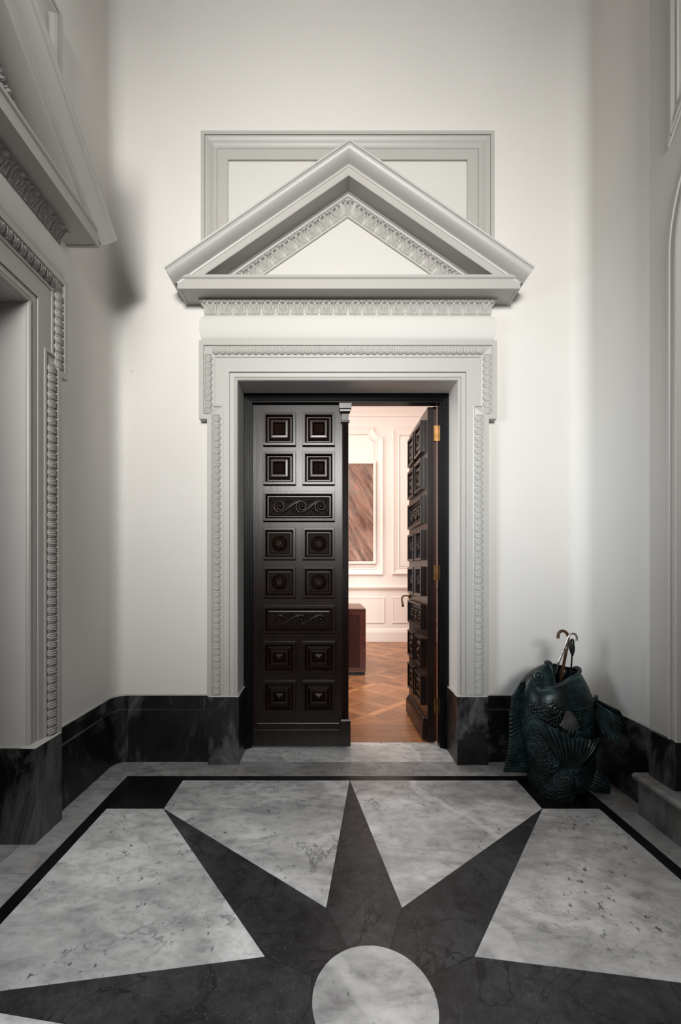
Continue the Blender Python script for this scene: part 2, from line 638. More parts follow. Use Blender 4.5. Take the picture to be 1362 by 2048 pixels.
def shrink(poly, d):
    c = Vector((sum(p[0] for p in poly) / len(poly), sum(p[1] for p in poly) / len(poly)))
    res = []
    n = len(poly)
    for i in range(n):
        p0, p, p1 = Vector(poly[i - 1]), Vector(poly[i]), Vector(poly[(i + 1) % n])
        d1, d2 = (p - p0).normalized(), (p1 - p).normalized()
        n1, n2 = Vector((-d1.y, d1.x)), Vector((-d2.y, d2.x))
        m = (n1 + n2) / max(0.25, 1 + n1.dot(n2))
        if m.dot(c - p) < 0:
            m = -m
        res.append(tuple(p + m * d))
    return res


def slab(name, poly, mat, parent, z1=0.0, th=0.03, bev=0.001, j=J, origin=(CX, CY)):
    bm = bmesh.new()
    prism(bm, shrink(poly, j), z1 - th, z1)
    return bm_obj(name, bm, mat, parent)


def rot(p, a):
    return (CX + p[0] * math.cos(a) - p[1] * math.sin(a), CY + p[0] * math.sin(a) + p[1] * math.cos(a))


A8 = PI / 8
T = S - Q
tips = {}
for k in range(8):
    a = PI / 2 - k * PI / 4
    tips[k] = (CX + S * math.cos(a) * (1 if k % 2 == 0 else 0), CY + S * math.sin(a)) if k % 2 == 0 else (CX + math.copysign(T, math.cos(a)), CY + math.copysign(T, math.sin(a)))
inner = {k: (CX + RI * math.cos(PI / 2 - (k + 0.5) * PI / 4), CY + RI * math.sin(PI / 2 - (k + 0.5) * PI / 4)) for k in range(8)}
for k in range(8):
    a0 = PI / 2 - (k - 0.5) * PI / 4
    arcp = [(CX + RM * math.cos(a0 - i * PI / 16), CY + RM * math.sin(a0 - i * PI / 16)) for i in range(5)]
    slab('star_ray', [tips[k], inner[(k - 1) % 8]] + arcp + [inner[k]], M_star, fl, j=0.0005)
    nk = (k + 1) % 8
    dg, ax = (k, nk) if k % 2 else (nk, k)
    td, ta = tips[dg], tips[ax]
    # the slab's outer corner on the field edge, beside the black corner tile
    if abs(ta[0] - CX) < 1e-6:
        oc = (td[0], ta[1])
    else:
        oc = (ta[0], td[1])
    slab('marble_slab', [ta, oc, td, inner[k]], M_marble, fl)
bm = bmesh.new()
prism(bm, [(CX + (RM - J) * math.cos(2 * PI * i / 64), CY + (RM - J) * math.sin(2 * PI * i / 64)) for i in range(64)], -0.03, 0.0)
bm_obj('centre_disc', bm, M_marble, fl)
for sx in (-1, 1):
    for sy in (-1, 1):
        slab('corner_tile', [(CX + sx * T, CY + sy * T), (CX + sx * S, CY + sy * T), (CX + sx * S, CY + sy * S), (CX + sx * T, CY + sy * S)], M_jet, fl)
E = S + STRIP
for sx, sy in ((0, 1), (1, 0), (0, -1), (-1, 0)):
    if sy:
        p = [(CX - E, CY + sy * S), (CX + E, CY + sy * S), (CX + E, CY + sy * E), (CX - E, CY + sy * E)]
    else:
        p = [(CX + sx * S, CY - S), (CX + sx * E, CY - S), (CX + sx * E, CY + S), (CX + sx * S, CY + S)]
    slab('black_strip', p, M_jet, fl, j=0.0006)
# border stones between strip and walls
F0 = CY + E
for x0, x1 in ((XL, CX - OH + 0.02), (CX - OH + 0.02, CX + OH - 0.02), (CX + OH - 0.02, XR)):
    slab('border_stone', [(x0, F0), (x1, F0), (x1, 2.767), (x0, 2.767)], M_border, fl, j=0.0004)
slab('threshold', [(CX - OH, 2.767), (CX + OH, 2.767), (CX + OH, 3.083), (CX - OH, 3.083)], M_sill, fl)
for ya, yb in ((F0, 1.75), (1.75, 0.6), (0.6, -0.35)):
    slab('border_stone', [(XL, yb), (CX - E, yb), (CX - E, ya), (XL, ya)], M_border, fl, j=0.0008)
    slab('border_stone', [(CX + E, yb), (XR, yb), (XR, ya), (CX + E, ya)], M_border, fl, j=0.0008)
slab('side_threshold', [(XL - 0.3, CY - OH), (XL, CY - OH), (XL, CY + OH), (XL - 0.3, CY + OH)], M_border, fl)
box_obj('screed', (XL - 0.9, XR + 0.3, -0.36, 3.083, -0.09, -0.031), M_jet, fl)

# ------------------------------------------------------------------ black stone skirting
BH, BD = 0.43, 0.022
PLO, PLI = 0.897, 0.700              # plinth block extent from the door axis


def skirting(name, x0, x1, y0, y1, label, parent=None, along='x'):
    e = empty(name)
    tag(e, label, 'skirting', 'structure')
    return e


def skirt_run(e, path):
    bm = bmesh.new()
    sweep(bm, path, [(0, 0.0), (BD, 0.0), (BD, 0.336), (BD - 0.004, 0.342), (BD - 0.006, 0.344), (BD - 0.006, BH - 0.003), (BD - 0.009, BH), (0, BH)], lambda x, y, z: (x, y, z), caps=True)
    bm_obj('skirting_slab', bm, M_black, e)
    bm = bmesh.new()
    sweep(bm, path, [(0, BH), (BD - 0.008, BH), (BD - 0.011, BH + 0.004), (0, BH + 0.006)], lambda x, y, z: (x, y, z), caps=True)
    bm_obj('paint_edge', bm, M_trim, e)


bf = skirting('baseboard_front', 0, 0, 0, 0, 'black stone skirting along the front wall either side of the door')
skirt_run(bf, [(CX - PLO, YW), (XL + RC, YW)])
skirt_run(bf, [(XR - RC, YW), (CX + PLO, YW)])
carc = [(XL + RC - RC * math.sin(k * PI / 12), YW - RC + RC * math.cos(k * PI / 12)) for k in range(7)]
bl = skirting('baseboard_left', 0, 0, 0, 0, 'black stone skirting along the dark left wall')
skirt_run(bl, carc + [(XL, CY + PLO)])
skirt_run(bl, [(XL, CY - PLO), (XL, -0.35)])
br = skirting('baseboard_right', 0, 0, 0, 0, 'black stone skirting on the right wall behind the fish stand')
carc = [(XR - RC + RC * math.cos(k * PI / 12), YW - RC + RC * math.sin(k * PI / 12)) for k in range(7)]
skirt_run(br, [(XR, 2.17)] + carc)

# ------------------------------------------------------------------ pedimented doorcase (used twice)


def grid_unit(name, nx, ny, wdt, hgt, fn, mat):
    bm = bmesh.new()
    vs = [[bm.verts.new(fn(i / nx, j / ny, wdt, hgt)) for j in range(ny + 1)] for i in range(nx + 1)]
    for i in range(nx):
        for j in range(ny):
            bm.faces.new((vs[i][j], vs[i + 1][j], vs[i + 1][j + 1], vs[i][j + 1]))
    me = bpy.data.meshes.new(name)
    bm.to_mesh(me)
    bm.free()
    me.polygons.foreach_set('use_smooth', [True] * len(me.polygons))
    me.materials.append(mat)
    return me


def sst(a, b, x):
    t = max(0.0, min(1.0, (x - a) / (b - a)))
    return t * t * (3 - 2 * t)


def tongue(u, v, wdt, hgt):
    x, y = (u - 0.5) * 2, v                      # tongue rounded at the bottom, dart between
    lim = 0.74 if y > 0.34 else 0.74 * math.sqrt(max(0.0, 1 - ((0.34 - y) / 0.30) ** 2)) if y > 0.04 else 0
    h = -0.002
    if lim > 0 and abs(x) < lim:
        q = abs(x) / lim
        h = 0.0045 + 0.0035 * sst(0.50, 0.72, q) * (1 - sst(0.88, 1.0, q))
        h += 0.004 * (1 - sst(0.0, 0.32, q)) * sst(0.12, 0.3, y) * (1 - sst(0.80, 0.93, y))
    if abs(x) > 0.84 and y > 0.12:
        h = 0.0045 * sst(0.84, 0.93, abs(x)) * (1 - sst(0.85, 1.0, y))
    h *= 1 - 0.75 * sst(0.93, 1.0, y)
    h += 0.004 * math.sin(PI * y)
    return ((u - 0.5) * wdt, v * hgt, h * 1.7 - 0.002)


def acanthus(u, v, wdt, hgt):
    x, y = (u - 0.5) * 2, v                      # broad leaf, curling side lobes, overhanging beads on top
    ax = abs(x)
    env = 0.98 - 0.10 * math.sin(PI * min(1, y / 0.8)) ** 2
    h = 0.004 + 0.012 * y * y
    if ax < env:
        q = ax / env
        # lobes: ridges spring from the stalk and curl outwards
        ph = 9.0 * ax - 4.2 * (y - 0.15) * (1.15 - 0.8 * ax) + 2.2 * ax * ax
        h += 0.0042 * math.cos(ph * 2.6) * sst(0.06, 0.18, ax)
        h += 0.006 * (1 - sst(0.0, 0.10, ax)) + 0.003 * math.sin(PI * q)
        h -= 0.007 * math.exp(-((ax - 0.52 + 0.18 * math.cos(PI * y)) / 0.055) ** 2) * sst(0.12, 0.25, y) * (1 - sst(0.74, 0.86, y))
        h -= 0.006 * sst(0.90, 1.0, q)
    else:
        h -= 0.003
    if y > 0.78:
        k = sst(0.78, 0.87, y) * (1 - sst(0.95, 1.0, y))
        h += k * 0.011 * (0.25 + 0.75 * abs(math.cos(ax * PI * 1.5)))
        h -= k * 0.014 * math.exp(-((ax - 0.5) / 0.15) ** 2)
    h -= 0.004 * math.exp(-((y - 0.04) / 0.025) ** 2)
    return ((u - 0.5) * wdt, v * hgt, h * 1.25 - 0.004)


EG_W, EG_H, AC_W = 0.0424, 0.051, 0.0945
ME_tongue = grid_unit('carved_tongue', 16, 12, EG_W, EG_H, tongue, M_trim)
ME_acan = grid_unit('acanthus_leaf', 36, 22, AC_W, 0.078, acanthus, M_trim)


def unit(name, me, parent, p, xdir, ydir, sx=1.0, sy=1.0):
    o = link(name, me, parent)
    x, y = Vector(xdir).normalized(), Vector(ydir).normalized()
    z = x.cross(y)
    m = Matrix((x * sx, y * sy, z)).transposed().to_4x4()
    m.translation = Vector(p)
    o.matrix_local = m
    return o


def units_along(name, me, wdt, parent, p0, p1, ydir, outward):
    p0, p1 = Vector(p0), Vector(p1)
    d = p1 - p0
    n = max(1, round(d.length / wdt))
    sx = d.length / n / wdt
    x = d.normalized()
    if x.cross(Vector(ydir)).dot(Vector(outward)) < 0:
        x = -x
    for i in range(n):
        unit(name, me, parent, p0 + d * ((i + 0.5) / n), x, ydir, sx)


def make_doorcase(name):
    root = empty(name)
    # architrave
    ar = bmesh.new()
    op = [(-OH, 0.44), (-OH, OZ), (OH, OZ), (OH, 0.44)]
    jl = bmesh.new()
    sweep(jl, op, [(0.02, -0.19), (0.0, -0.19), (0.0, 0.012), (0.02, 0.012)], wallmap)
    bm_obj('jamb_lining', jl, M_lining, root)
    prof = [(0.002, 0.010), (0, 0.012), (0, 0.018), (0.003, 0.026), (0.011, 0.030), (0.019, 0.027), (0.021, 0.020), (0.0235, 0.020), (0.0235, 0.027), (0.049, 0.027), (0.050, 0.021), (0.0535, 0.021), (0.0535, 0.034), (0.16, 0.034), (0.16, 0.0)]
    sweep(ar, op, [(o, n) for o, n in prof], wallmap)
    arch = bm_obj('architrave', ar, M_trim, root)
    zj = 2.307
    lo, hi = OH + 0.105, OH + 0.158
    zt = OZ + 0.158
    jp = [(-lo, 0.44), (-lo, zj), (-hi, zj), (-hi, zt), (hi, zt), (hi, zj), (lo, zj), (lo, 0.44)]
    bb = bmesh.new()
    sweep(bb, jp, [(-0.012, 0.030), (-0.012, 0.040), (-0.004, 0.042), (-0.0005, 0.041), (0.0, 0.034), (0.054, 0.050), (0.054, 0.058), (0.056, 0.061), (0.085, 0.061), (0.085, 0.0)], wallmap)
    band = bm_obj('carved_band', bb, M_trim, root)
    # tongues: y axis runs from the inner edge outwards, slightly forwards
    def seg(p, q, nrm):
        yd = Vector((nrm[0] * 0.052, -0.014, nrm[1] * 0.052))
        off = Vector((nrm[0] * 0.002, -0.036, nrm[1] * 0.002))
        units_along('carved_tongue', ME_tongue, EG_W, band, Vector((p[0], 0, p[1])) + off, Vector((q[0], 0, q[1])) + off, yd, (0, -1, 0))
    for s in (-1, 1):
        seg((s * lo, 0.445), (s * lo, zj - 0.055), (s, 0))
        seg((s * hi, zj - 0.05), (s * hi, zt), (s, 0))
    seg((-hi, zt), (hi, zt), (0, 1))
    # plinth blocks
    for s in (-1, 1):
        b = bmesh.new()
        x0, x1 = sorted((s * PLI, s * PLO))
        box(b, x0, x1, -0.066, 0.0, 0, 0.436)
        box(b, min(s * PLI, s * OH), max(s * PLI, s * OH), 0.0, 0.19, 0, 0.436)
        pl = bm_obj('plinth_block', b, M_black, root)
        b = bmesh.new()
        sweep(b, [(x0, 0.0), (x0, 0.066), (x1, 0.066), (x1, 0.0)], [(0, 0.436), (-0.006, 0.442), (-0.06, 0.446)], lambda x, n, z: (x, -n, z))
        box(b, min(s * (PLI + 0.003), s * OH), max(s * (PLI + 0.003), s * OH), 0.0, 0.19, 0.436, 0.441)
        bm_obj('plinth_cap', b, M_trim, root)
    # cushion frieze
    b = bmesh.new()
    H0, N0 = 0.925, 0.035
    pp = [(-H0, 0), (-H0, N0), (H0, N0), (H0, 0)]
    planmap = lambda x, n, z: (x, -n, z)
    fp = [(-0.03, 2.728)] + [(0.004 + 0.027 * math.sqrt(max(0, 1 - ((k - 8) / 8.0) ** 2)), 2.729 + 0.164 * k / 16) for k in range(17)]
    sweep(b, pp, fp, planmap)
    bm_obj('cushion_frieze', b, M_white, root, True, math.radians(35))
    # carved cymatium under the corona
    b = bmesh.new()
    sweep(b, pp, [(-0.02, 2.892), (0.002, 2.892), (0.003, 2.900), (0.000, 2.903), (0.004, 2.935), (0.018, 2.968), (0.030, 2.975), (0.033, 2.979), (0.033, 2.991)], planmap)
    cy = bm_obj('leaf_moulding', b, M_trim, root)
    yd = (0, -0.021, 0.072)
    units_along('acanthus_leaf', ME_acan, AC_W, cy, (-H0 - 0.006, -N0 - 0.001, 2.903), (H0 + 0.006, -N0 - 0.001, 2.903), yd, (0, -1, 0))
    # corona
    b = bmesh.new()
    sweep(b, pp, [(0.02, 2.990), (0.115, 2.990), (0.1165, 2.986), (0.1335, 2.986), (0.1335, 3.043), (0.1355, 3.046), (0.140, 3.049), (0.143, 3.053), (0.143, 3.066), (0.141, 3.068), (-0.03, 3.074)], planmap)
    bm_obj('corona', b, M_trim, root)
    # raking cornice
    ZA, SL = 3.689, 0.6877
    ang = math.atan(SL)

    def rake(prof, smax, zclip=None, name='', mat=M_trim, smooth=False):
        b = bmesh.new()
        sweep(b, [(-smax, ZA - SL * smax), (0, ZA), (smax, ZA - SL * smax)], prof, wallmap, caps=True)
        if zclip is not None:
            bmesh.ops.bisect_plane(b, geom=b.verts[:] + b.edges[:] + b.faces[:], plane_co=(0, 0, zclip), plane_no=(0, 0, 1), clear_inner=True)
        return bm_obj(name, b, mat, root, smooth, math.radians(30))
    rake([(-0.001, 0.050), (0, 0.163), (0.004, 0.1655), (0.040, 0.1655), (0.042, 0.169), (0.050, 0.171), (0.056, 0.171), (0.056, 0.0)], 1.043, 3.02, 'raking_fascia')
    cyp = [(0.050, 0.0), (0.053, 0.168), (0.0535, 0.173)]
    for k in range(11):
        t = k / 10
        cyp.append((0.055 + 0.058 * t, 0.174 + 0.050 * (1 - (1 - t) ** 2.8) + 0.010 * t ** 5))
    cyp += [(0.1135, 0.238), (0.123, 0.240), (0.125, 0.238), (0.127, 0.0)]
    rake(cyp, 1.045, None, 'raking_cyma', M_trim, True)
    rb = rake([(0.0, 0.056), (-0.006, 0.056), (-0.008, 0.050), (-0.022, 0.048), (-0.024, 0.043), (-0.028, 0.040), (-0.100, 0.010), (-0.101, 0.018), (-0.112, 0.018), (-0.112, 0.0)], 0.95, 3.062, 'raking_leaf_moulding')
    ca, sa = math.cos(ang), math.sin(ang)
    for s in (-1, 1):
        nrm = Vector((-sa * -s * -1, 0, ca)) if s < 0 else Vector((sa, 0, ca))
        nrm = Vector((s * sa, 0, ca))
        base = nrm * -0.100 + Vector((0, -0.012, 0))
        yd = nrm * 0.072 + Vector((0, -0.028, 0))
        a = Vector((s * 0.075, 0, ZA - SL * 0.075)) + base
        e = Vector((s * 0.845, 0, ZA - SL * 0.845)) + base
        # stop above the corona
        L = (3.080 - a.z) / (e.z - a.z)
        e = a + (e - a) * L
        units_along('acanthus_leaf', ME_acan, AC_W, rb, a, e, yd, (0, -1, 0))
    unit('acanthus_leaf', ME_acan, rb, (0, -0.012, ZA - 0.121), (1, 0, 0), (0, -0.028, 0.08), 0.8, 0.95)
    b = bmesh.new()
    tz = ZA - 0.112 / ca
    hw = (tz - 3.06) / SL
    prism(b, [(-hw, 3.06), (hw, 3.06), (0, tz)], 0.0, 0.007, wallmap)
    bm_obj('tympanum', b, M_white, root)
    # framed panel behind the pediment
    b = bmesh.new()
    FX, FT, FB = 0.953, 4.10, 3.05
    fr = [(-FX, FB), (-FX, FT), (FX, FT), (FX, FB)]
    fprof = [(0, 0), (0, 0.034), (-0.002, 0.036), (-0.025, 0.036), (-0.026, 0.026), (-0.030, 0.026), (-0.031, 0.034), (-0.040, 0.033), (-0.055, 0.028), (-0.068, 0.020), (-0.080, 0.014), (-0.092, 0.013), (-0.096, 0.016), (-0.100, 0.016), (-0.101, 0.010), (-0.104, 0.010), (-0.104, 0.018), (-0.170, 0.018), (-0.172, 0.016), (-0.172, 0.0)]
    sweep(b, fr, fprof, wallmap)
    bm_obj('overdoor_frame', b, M_trim, root)
    box_obj('overdoor_panel', (-FX + 0.172, FX - 0.172, -0.004, 0.0, FB + 0.172, FT - 0.172), M_white, root)
    return root


dc = make_doorcase('trim_1')
dc.location = (CX, YW, 0)
tag(dc, 'grey painted pedimented doorcase around the dark double doors', 'doorcase', 'structure')
dl = copy_tree(dc)
dl.name = 'trim_2'
dl.location = (XL, CY, 0)
dl.rotation_euler = (0, 0, PI / 2)
tag(dl, 'shadowed pedimented doorcase on the left wall, cut by the picture edge', 'doorcase', 'structure')

# ------------------------------------------------------------------ arched surround on the right wall
ra = empty('trim_3')
tag(ra, 'grey painted arched door surround at the right edge', 'door surround', 'structure')
X3 = 1.652
bm = bmesh.new()
arch_slab(bm, X3, XR, 0.30, 2.170, 0.44, CEIL - 0.05, 0.813, 36)
bm_obj('spandrel_face', bm, M_trim, ra)
bm = bmesh.new()
pth = [(CY + 0.813, 0.44)] + [(CY + 0.813 * math.cos(PI * k / 36), ASP + 0.813 * math.sin(PI * k / 36)) for k in range(37)] + [(CY - 0.813, 0.44)]
sweep(bm, pth, [(0.0, 0.0), (0.0, -0.004), (0.004, -0.004), (0.005, 0.010), (0.014, 0.012), (0.016, 0.004), (0.030, 0.002), (0.044, 0.008), (0.048, 0.012), (0.056, 0.010), (0.058, -0.03)], lambda y, z, n: (X3 - n, y, z))
bm_obj('arch_moulding', bm, M_trim, ra, True, math.radians(30))
bm = bmesh.new()
sweep(bm, pth, [(-0.056, 0.02), (-0.062, 0.02), (-0.062, 0.33), (-0.03, 0.33)], lambda y, z, n: (X3 + 0.01 + n, y, z))
bm_obj('arch_lining', bm, M_jamb, ra, True, math.radians(30))
# panel above the arch: frame strips proud of the face, cut by the archivolt
bm = bmesh.new()
th = math.acos(0.806 / 0.965)
ppath = [(CY - 0.806, 5.2), (CY + 0.806, 5.2)] + [(CY + 0.965 * math.cos(th + (PI - 2 * th) * k / 28), ASP + 0.965 * math.sin(th + (PI - 2 * th) * k / 28)) for k in range(29)]
sweep(bm, ppath, [(0, -0.004), (0, 0.010), (-0.010, 0.010), (-0.011, 0.003), (-0.014, 0.003), (-0.015, 0.014), (-0.022, 0.016), (-0.034, 0.009), (-0.046, 0.006), (-0.050, 0.010), (-0.054, 0.008), (-0.055, 0.002)], lambda y, z, n: (X3 - n, y, z), closed=True)
bm_obj('panel_moulding', bm, M_trim, ra)
bm = bmesh.new()
prism(bm, [(y, z) for y, z in ppath], X3 - 0.003, X3 + 0.002, lambda y, z, x: (x, y, z))
bm_obj('spandrel_panel', bm, M_white, ra)
for s in (-1, 1):
    ya, yb = (2.007, 2.170) if s > 0 else (0.30, CY - 0.773)
    box_obj('plinth_block', (X3 - 0.006, XR + 0.28, ya, yb, 0.205, 0.438), M_black, ra, 0.003)

st = empty('step')
tag(st, 'marble step with rounded nosing under the right-hand archway', 'step', 'structure')
box_obj('riser', (1.60, XR + 0.3, 0.28, 2.18, 0.0, 0.168), M_step, st, 0.002)
bm = bmesh.new()
nose = [(XR + 0.3, 0.168)] + [(1.60 - 0.003 + 0.0185 * -math.sin(a), 0.1865 - 0.0185 * math.cos(a)) for a in [PI * k / 8 for k in range(9)]] + [(XR + 0.3, 0.205)]
prism(bm, nose, 0.26, 2.195, lambda x, z, y: (x, y, z))
bm_obj('tread', bm, M_steptop, st, True, math.radians(50))

# ------------------------------------------------------------------ inner door lining (black)
fr = empty('trim_4', (CX, 0, 0))
tag(fr, 'glossy black timber door frame inside the front doorway', 'door frame', 'structure')
for s in (-1, 1):
    bm = bmesh.new()
    x0, x1 = sorted((s * 0.660, s * (OH - 0.0)))
    box(bm, x0, x1, 2.985, 3.058, 0, OZ)
    box(bm, min(s * 0.675, s * OH), max(s * 0.675, s * OH), 2.972, 2.985, 0, OZ)
    box(bm, min(s * 0.690, s * OH), max(s * 0.690, s * OH), 2.962, 2.972, 0, OZ)
    bm_obj('frame_jamb', bm, M_jamb, fr)
bm = bmesh.new()
box(bm, -0.660, 0.660, 2.985, 3.058, 2.428, OZ)
box(bm, -0.675, 0.675, 2.972, 2.985, 2.442, OZ)
box(bm, -0.690, 0.690, 2.962, 2.972, 2.455, OZ)
bm_obj('frame_head', bm, M_jamb, fr)

# ------------------------------------------------------------------ carved door leaves
LW = 0.68
PX = [(-0.262, -0.031), (0.016, 0.246)]
ROWS = [(2.1285, 2.3636, 'pyramid'), (1.8526, 2.087, 'pyramid'), (1.5954, 1.8047, 'scroll'), (1.324, 1.5496, 'rosette'), (1.0544, 1.2747, 'rosette'), (0.8042, 0.9963, 'scroll'), (0.524, 0.7408, 'pyramid'), (0.2456, 0.4627, 'pyramid')]


def rect_ring(x0, x1, z0, z1):
    return [(x0, z0), (x0, z1), (x1, z1), (x1, z0)]


def panel_frame(parent, x0, x1, z0, z1, kind):
    bm = bmesh.new()
    prof = [(0, 0), (0, 0.027), (-0.0015, 0.030), (-0.0150, 0.0302), (-0.0165, 0.028), (-0.0185, 0.028), (-0.022, 0.022), (-0.026, 0.010), (-0.031, 0.004), (-0.037, 0.004)]
    if kind == 'pyramid':
        prof += [(-0.038, 0.014), (-0.043, 0.017), (-0.046, 0.013), (-0.050, 0.016), (-0.057, 0.024), (-0.070, 0.025), (-0.0745, 0.020), (-0.0745, 0.010)]
    else:
        prof += [(-0.038, 0.012), (-0.042, 0.013), (-0.045, 0.004)]
    sweep(bm, rect_ring(x0, x1, z0, z1), prof, wallmap, closed=True)
    pf = bm_obj('panel_frame', bm, M_door, parent)
    cx, cz = (x0 + x1) / 2, (z0 + z1) / 2
    if kind == 'pyramid':
        hx, hz = (x1 - x0) / 2 - 0.0745, (z1 - z0) / 2 - 0.0745
        bm = bmesh.new()
        b = [(cx - hx, -0.008, cz - hz), (cx + hx, -0.008, cz - hz), (cx + hx, -0.008, cz + hz), (cx - hx, -0.008, cz + hz), (cx, -0.036, cz)]
        add_vf(bm, b, [(0, 1, 4), (1, 2, 4), (2, 3, 4), (3, 0, 4)])
        bm_obj('pyramid_boss', bm, M_door, pf)
    elif kind == 'rosette':
        bm = bmesh.new()
        seg, nr, R0 = 96, 12, 0.060
        rings = []
        for i in range(nr + 1):
            r = R0 * i / nr
            ring = []
            for k in range(seg):
                a = 2 * PI * k / seg
                pet = abs(math.cos(a * 8))
                rr = r * (1 - 0.07 * (1 - pet) * sst(0.7, 1, i / nr))
                q = r / R0
                h = 0.006 + 0.022 * math.sin(PI * min(1, 0.15 + q * 0.95)) * (0.45 + 0.55 * pet * sst(0.2, 0.5, q) + 0.2 * (1 - sst(0.2, 0.5, q)))
                if q < 0.2:
                    h = 0.026 * math.cos(q / 0.2 * PI * 0.42)
                if i == nr:
                    h = 0.002
                ring.append(bm.verts.new((cx + rr * math.cos(a), -h, cz + rr * math.sin(a))))
            rings.append(ring)
        for i in range(nr):
            for k in range(seg):
                j = (k + 1) % seg
                bm.faces.new((rings[i][k], rings[i][j], rings[i + 1][j], rings[i + 1][k]))
        bm_obj('rosette', bm, M_door, pf, True)
    else:
        bm = bmesh.new()
        hw, hh = (x1 - x0) / 2 - 0.05, (z1 - z0) / 2 - 0.05
        cs = [cx - hw * 0.66, cx + 0.02, cx + hw * 0.76]
        rr = hh * 0.80
        for n_, c0 in enumerate(cs):
            pts, rad = [], []
            for k in range(37):
                t = k / 36
                a = -PI * 0.65 - t * 2 * PI * 1.08
                r = rr * (1 - 0.52 * t)
                pts.append((c0 + r * math.cos(a), -0.010 - 0.004 * t, cz + r * math.sin(a)))
                rad.append(0.008 * (1 - 0.35 * t))
            tube(bm, pts, rad, 8)
            lathe(bm, [(0.0, 0.024), (0.008, 0.023), (0.014, 0.016), (0.016, 0.004)], 16, lambda x, y, h, c0=c0: (c0 + x, -h, cz + y))
        for c0, c1 in zip(cs, cs[1:]):
            for w_ in (0.0, 0.010):
                pts = []
                for k in range(17):
                    t = k / 16
                    xx = c0 - rr * 0.45 + (c1 - c0 + rr * 0.30) * t
                    zz = cz - rr * 0.92 * math.cos(PI * t) * (1 if t < 2 else 1)
                    pts.append((xx + w_, -0.011, zz - w_ * 0.3))
                tube(bm, pts, [0.0045 + 0.003 * math.sin(PI * k / 16) for k in range(17)], 8)
            # small leaves filling the corners
            mx = (c0 + c1) / 2
            for (ox, oz, a) in ((-0.02, 0.7, 0.6), (-0.035, 0.92, 0.2), (0.03, -0.75, 0.5), (0.045, -0.95, 0.1), (0.0, 0.95, -0.3), (0.012, -0.55, 1.0)):
                lp = [(mx + ox + 0.014 * math.cos(a) * t, -0.006 - 0.006 * math.sin(PI * (t + 1) / 2), cz + oz * rr + 0.014 * math.sin(a) * t) for t in (-1, -0.3, 0.4, 1)]
                tube(bm, lp, [0.001, 0.006, 0.005, 0.001], 6)
        for sx in (-1, 1):
            for sz in (-1, 1):
                for q in (0, 1):
                    lp = [(cx + sx * (hw * 0.97 - 0.012 * q) - sx * 0.010 * t, -0.006 - 0.005 * (1 - t * t), cz + sz * (hh * 0.85 - 0.014 * q) + 0.008 * t) for t in (-1, -0.3, 0.4, 1)]
                    tube(bm, lp, [0.001, 0.005, 0.005, 0.001], 6)
        bm_obj('scroll_carving', bm, M_door, pf, True, math.radians(60))
        bm = bmesh.new()
        box(bm, x0 + 0.045, x1 - 0.045, -0.004, -0.001, z0 + 0.045, z1 - 0.045)
        bm_obj('carving_ground', bm, M_ground, pf)
    if kind == 'rosette':
        bm = bmesh.new()
        box(bm, x0 + 0.045, x1 - 0.045, -0.004, -0.001, z0 + 0.045, z1 - 0.045)
        bm_obj('carving_ground', bm, M_ground, pf)
    return pf


def make_leaf(name, edge_mat=M_door, astragal=False):
    root = empty(name)
    bm = bmesh.new()
    box(bm, -LW / 2, LW / 2, 0.0, 0.042, 0.012, 2.424)
    bm_obj('leaf_body', bm, M_door, root)
    bm = bmesh.new()
    box(bm, -LW / 2 - 0.006, LW / 2 - 0.012, 0.042, 0.070, 0.012, 2.432)
    bm_obj('rebate', bm, edge_mat, root)
    # framing: two stiles, a muntin and rails with fine joints
    for z0, z1, kind in ROWS:
        if kind == 'scroll':
            panel_frame(root, PX[0][0], PX[1][1], z0, z1, kind)
        else:
            for x0, x1 in PX:
                panel_frame(root, x0, x1, z0, z1, kind)
    bm = bmesh.new()
    pp = [(-LW / 2 + 0.035, 0.0), (-LW / 2 + 0.035, 0.006), (LW / 2 - 0.065, 0.006), (LW / 2 - 0.065, 0.0)]
    sweep(bm, pp, [(0.024, 0.012), (0.024, 0.122), (0.021, 0.128), (0.017, 0.130), (0.017, 0.136), (0.013, 0.142), (0.012, 0.150), (0.008, 0.156), (0.002, 0.160), (0.000, 0.166), (-0.006, 0.168)], lambda x, n, z: (x, -n, z))
    bm_obj('kick_board', bm, M_door, root)
    if astragal:
        ax = LW / 2 - 0.021
        pm = lambda x, n, z: (x, -n, z)
        bm = bmesh.new()
        for dx in (-0.014, 0.0, 0.014):
            tube(bm, [(ax + dx, -0.017 - (0.004 if dx == 0 else 0), z) for z in (0.20, 2.30)], 0.0078, 10)
        box(bm, ax - 0.023, ax + 0.023, -0.016, 0.0, 0.2, 2.30)
        bm_obj('astragal', bm, M_door, root)
        bm = bmesh.new()
        q = [(ax - 0.024, 0), (ax - 0.024, 0.026), (ax + 0.024, 0.026), (ax + 0.024, 0)]
        sweep(bm, q, [(-0.024, 2.292), (0.006, 2.292), (0.007, 2.298), (0.007, 2.304), (0.0, 2.308), (0.001, 2.350), (0.006, 2.358), (0.012, 2.366), (0.013, 2.378), (0.018, 2.384), (0.020, 2.420), (-0.02, 2.421)], pm)
        bm_obj('astragal_capital', bm, M_door, root)
        bm = bmesh.new()
        sweep(bm, q, [(0.012, 0.012), (0.012, 0.172), (0.014, 0.176), (0.013, 0.184), (0.007, 0.190), (0.004, 0.198), (-0.02, 0.200)], pm)
        bm_obj('astragal_base', bm, M_door, root)
    return root


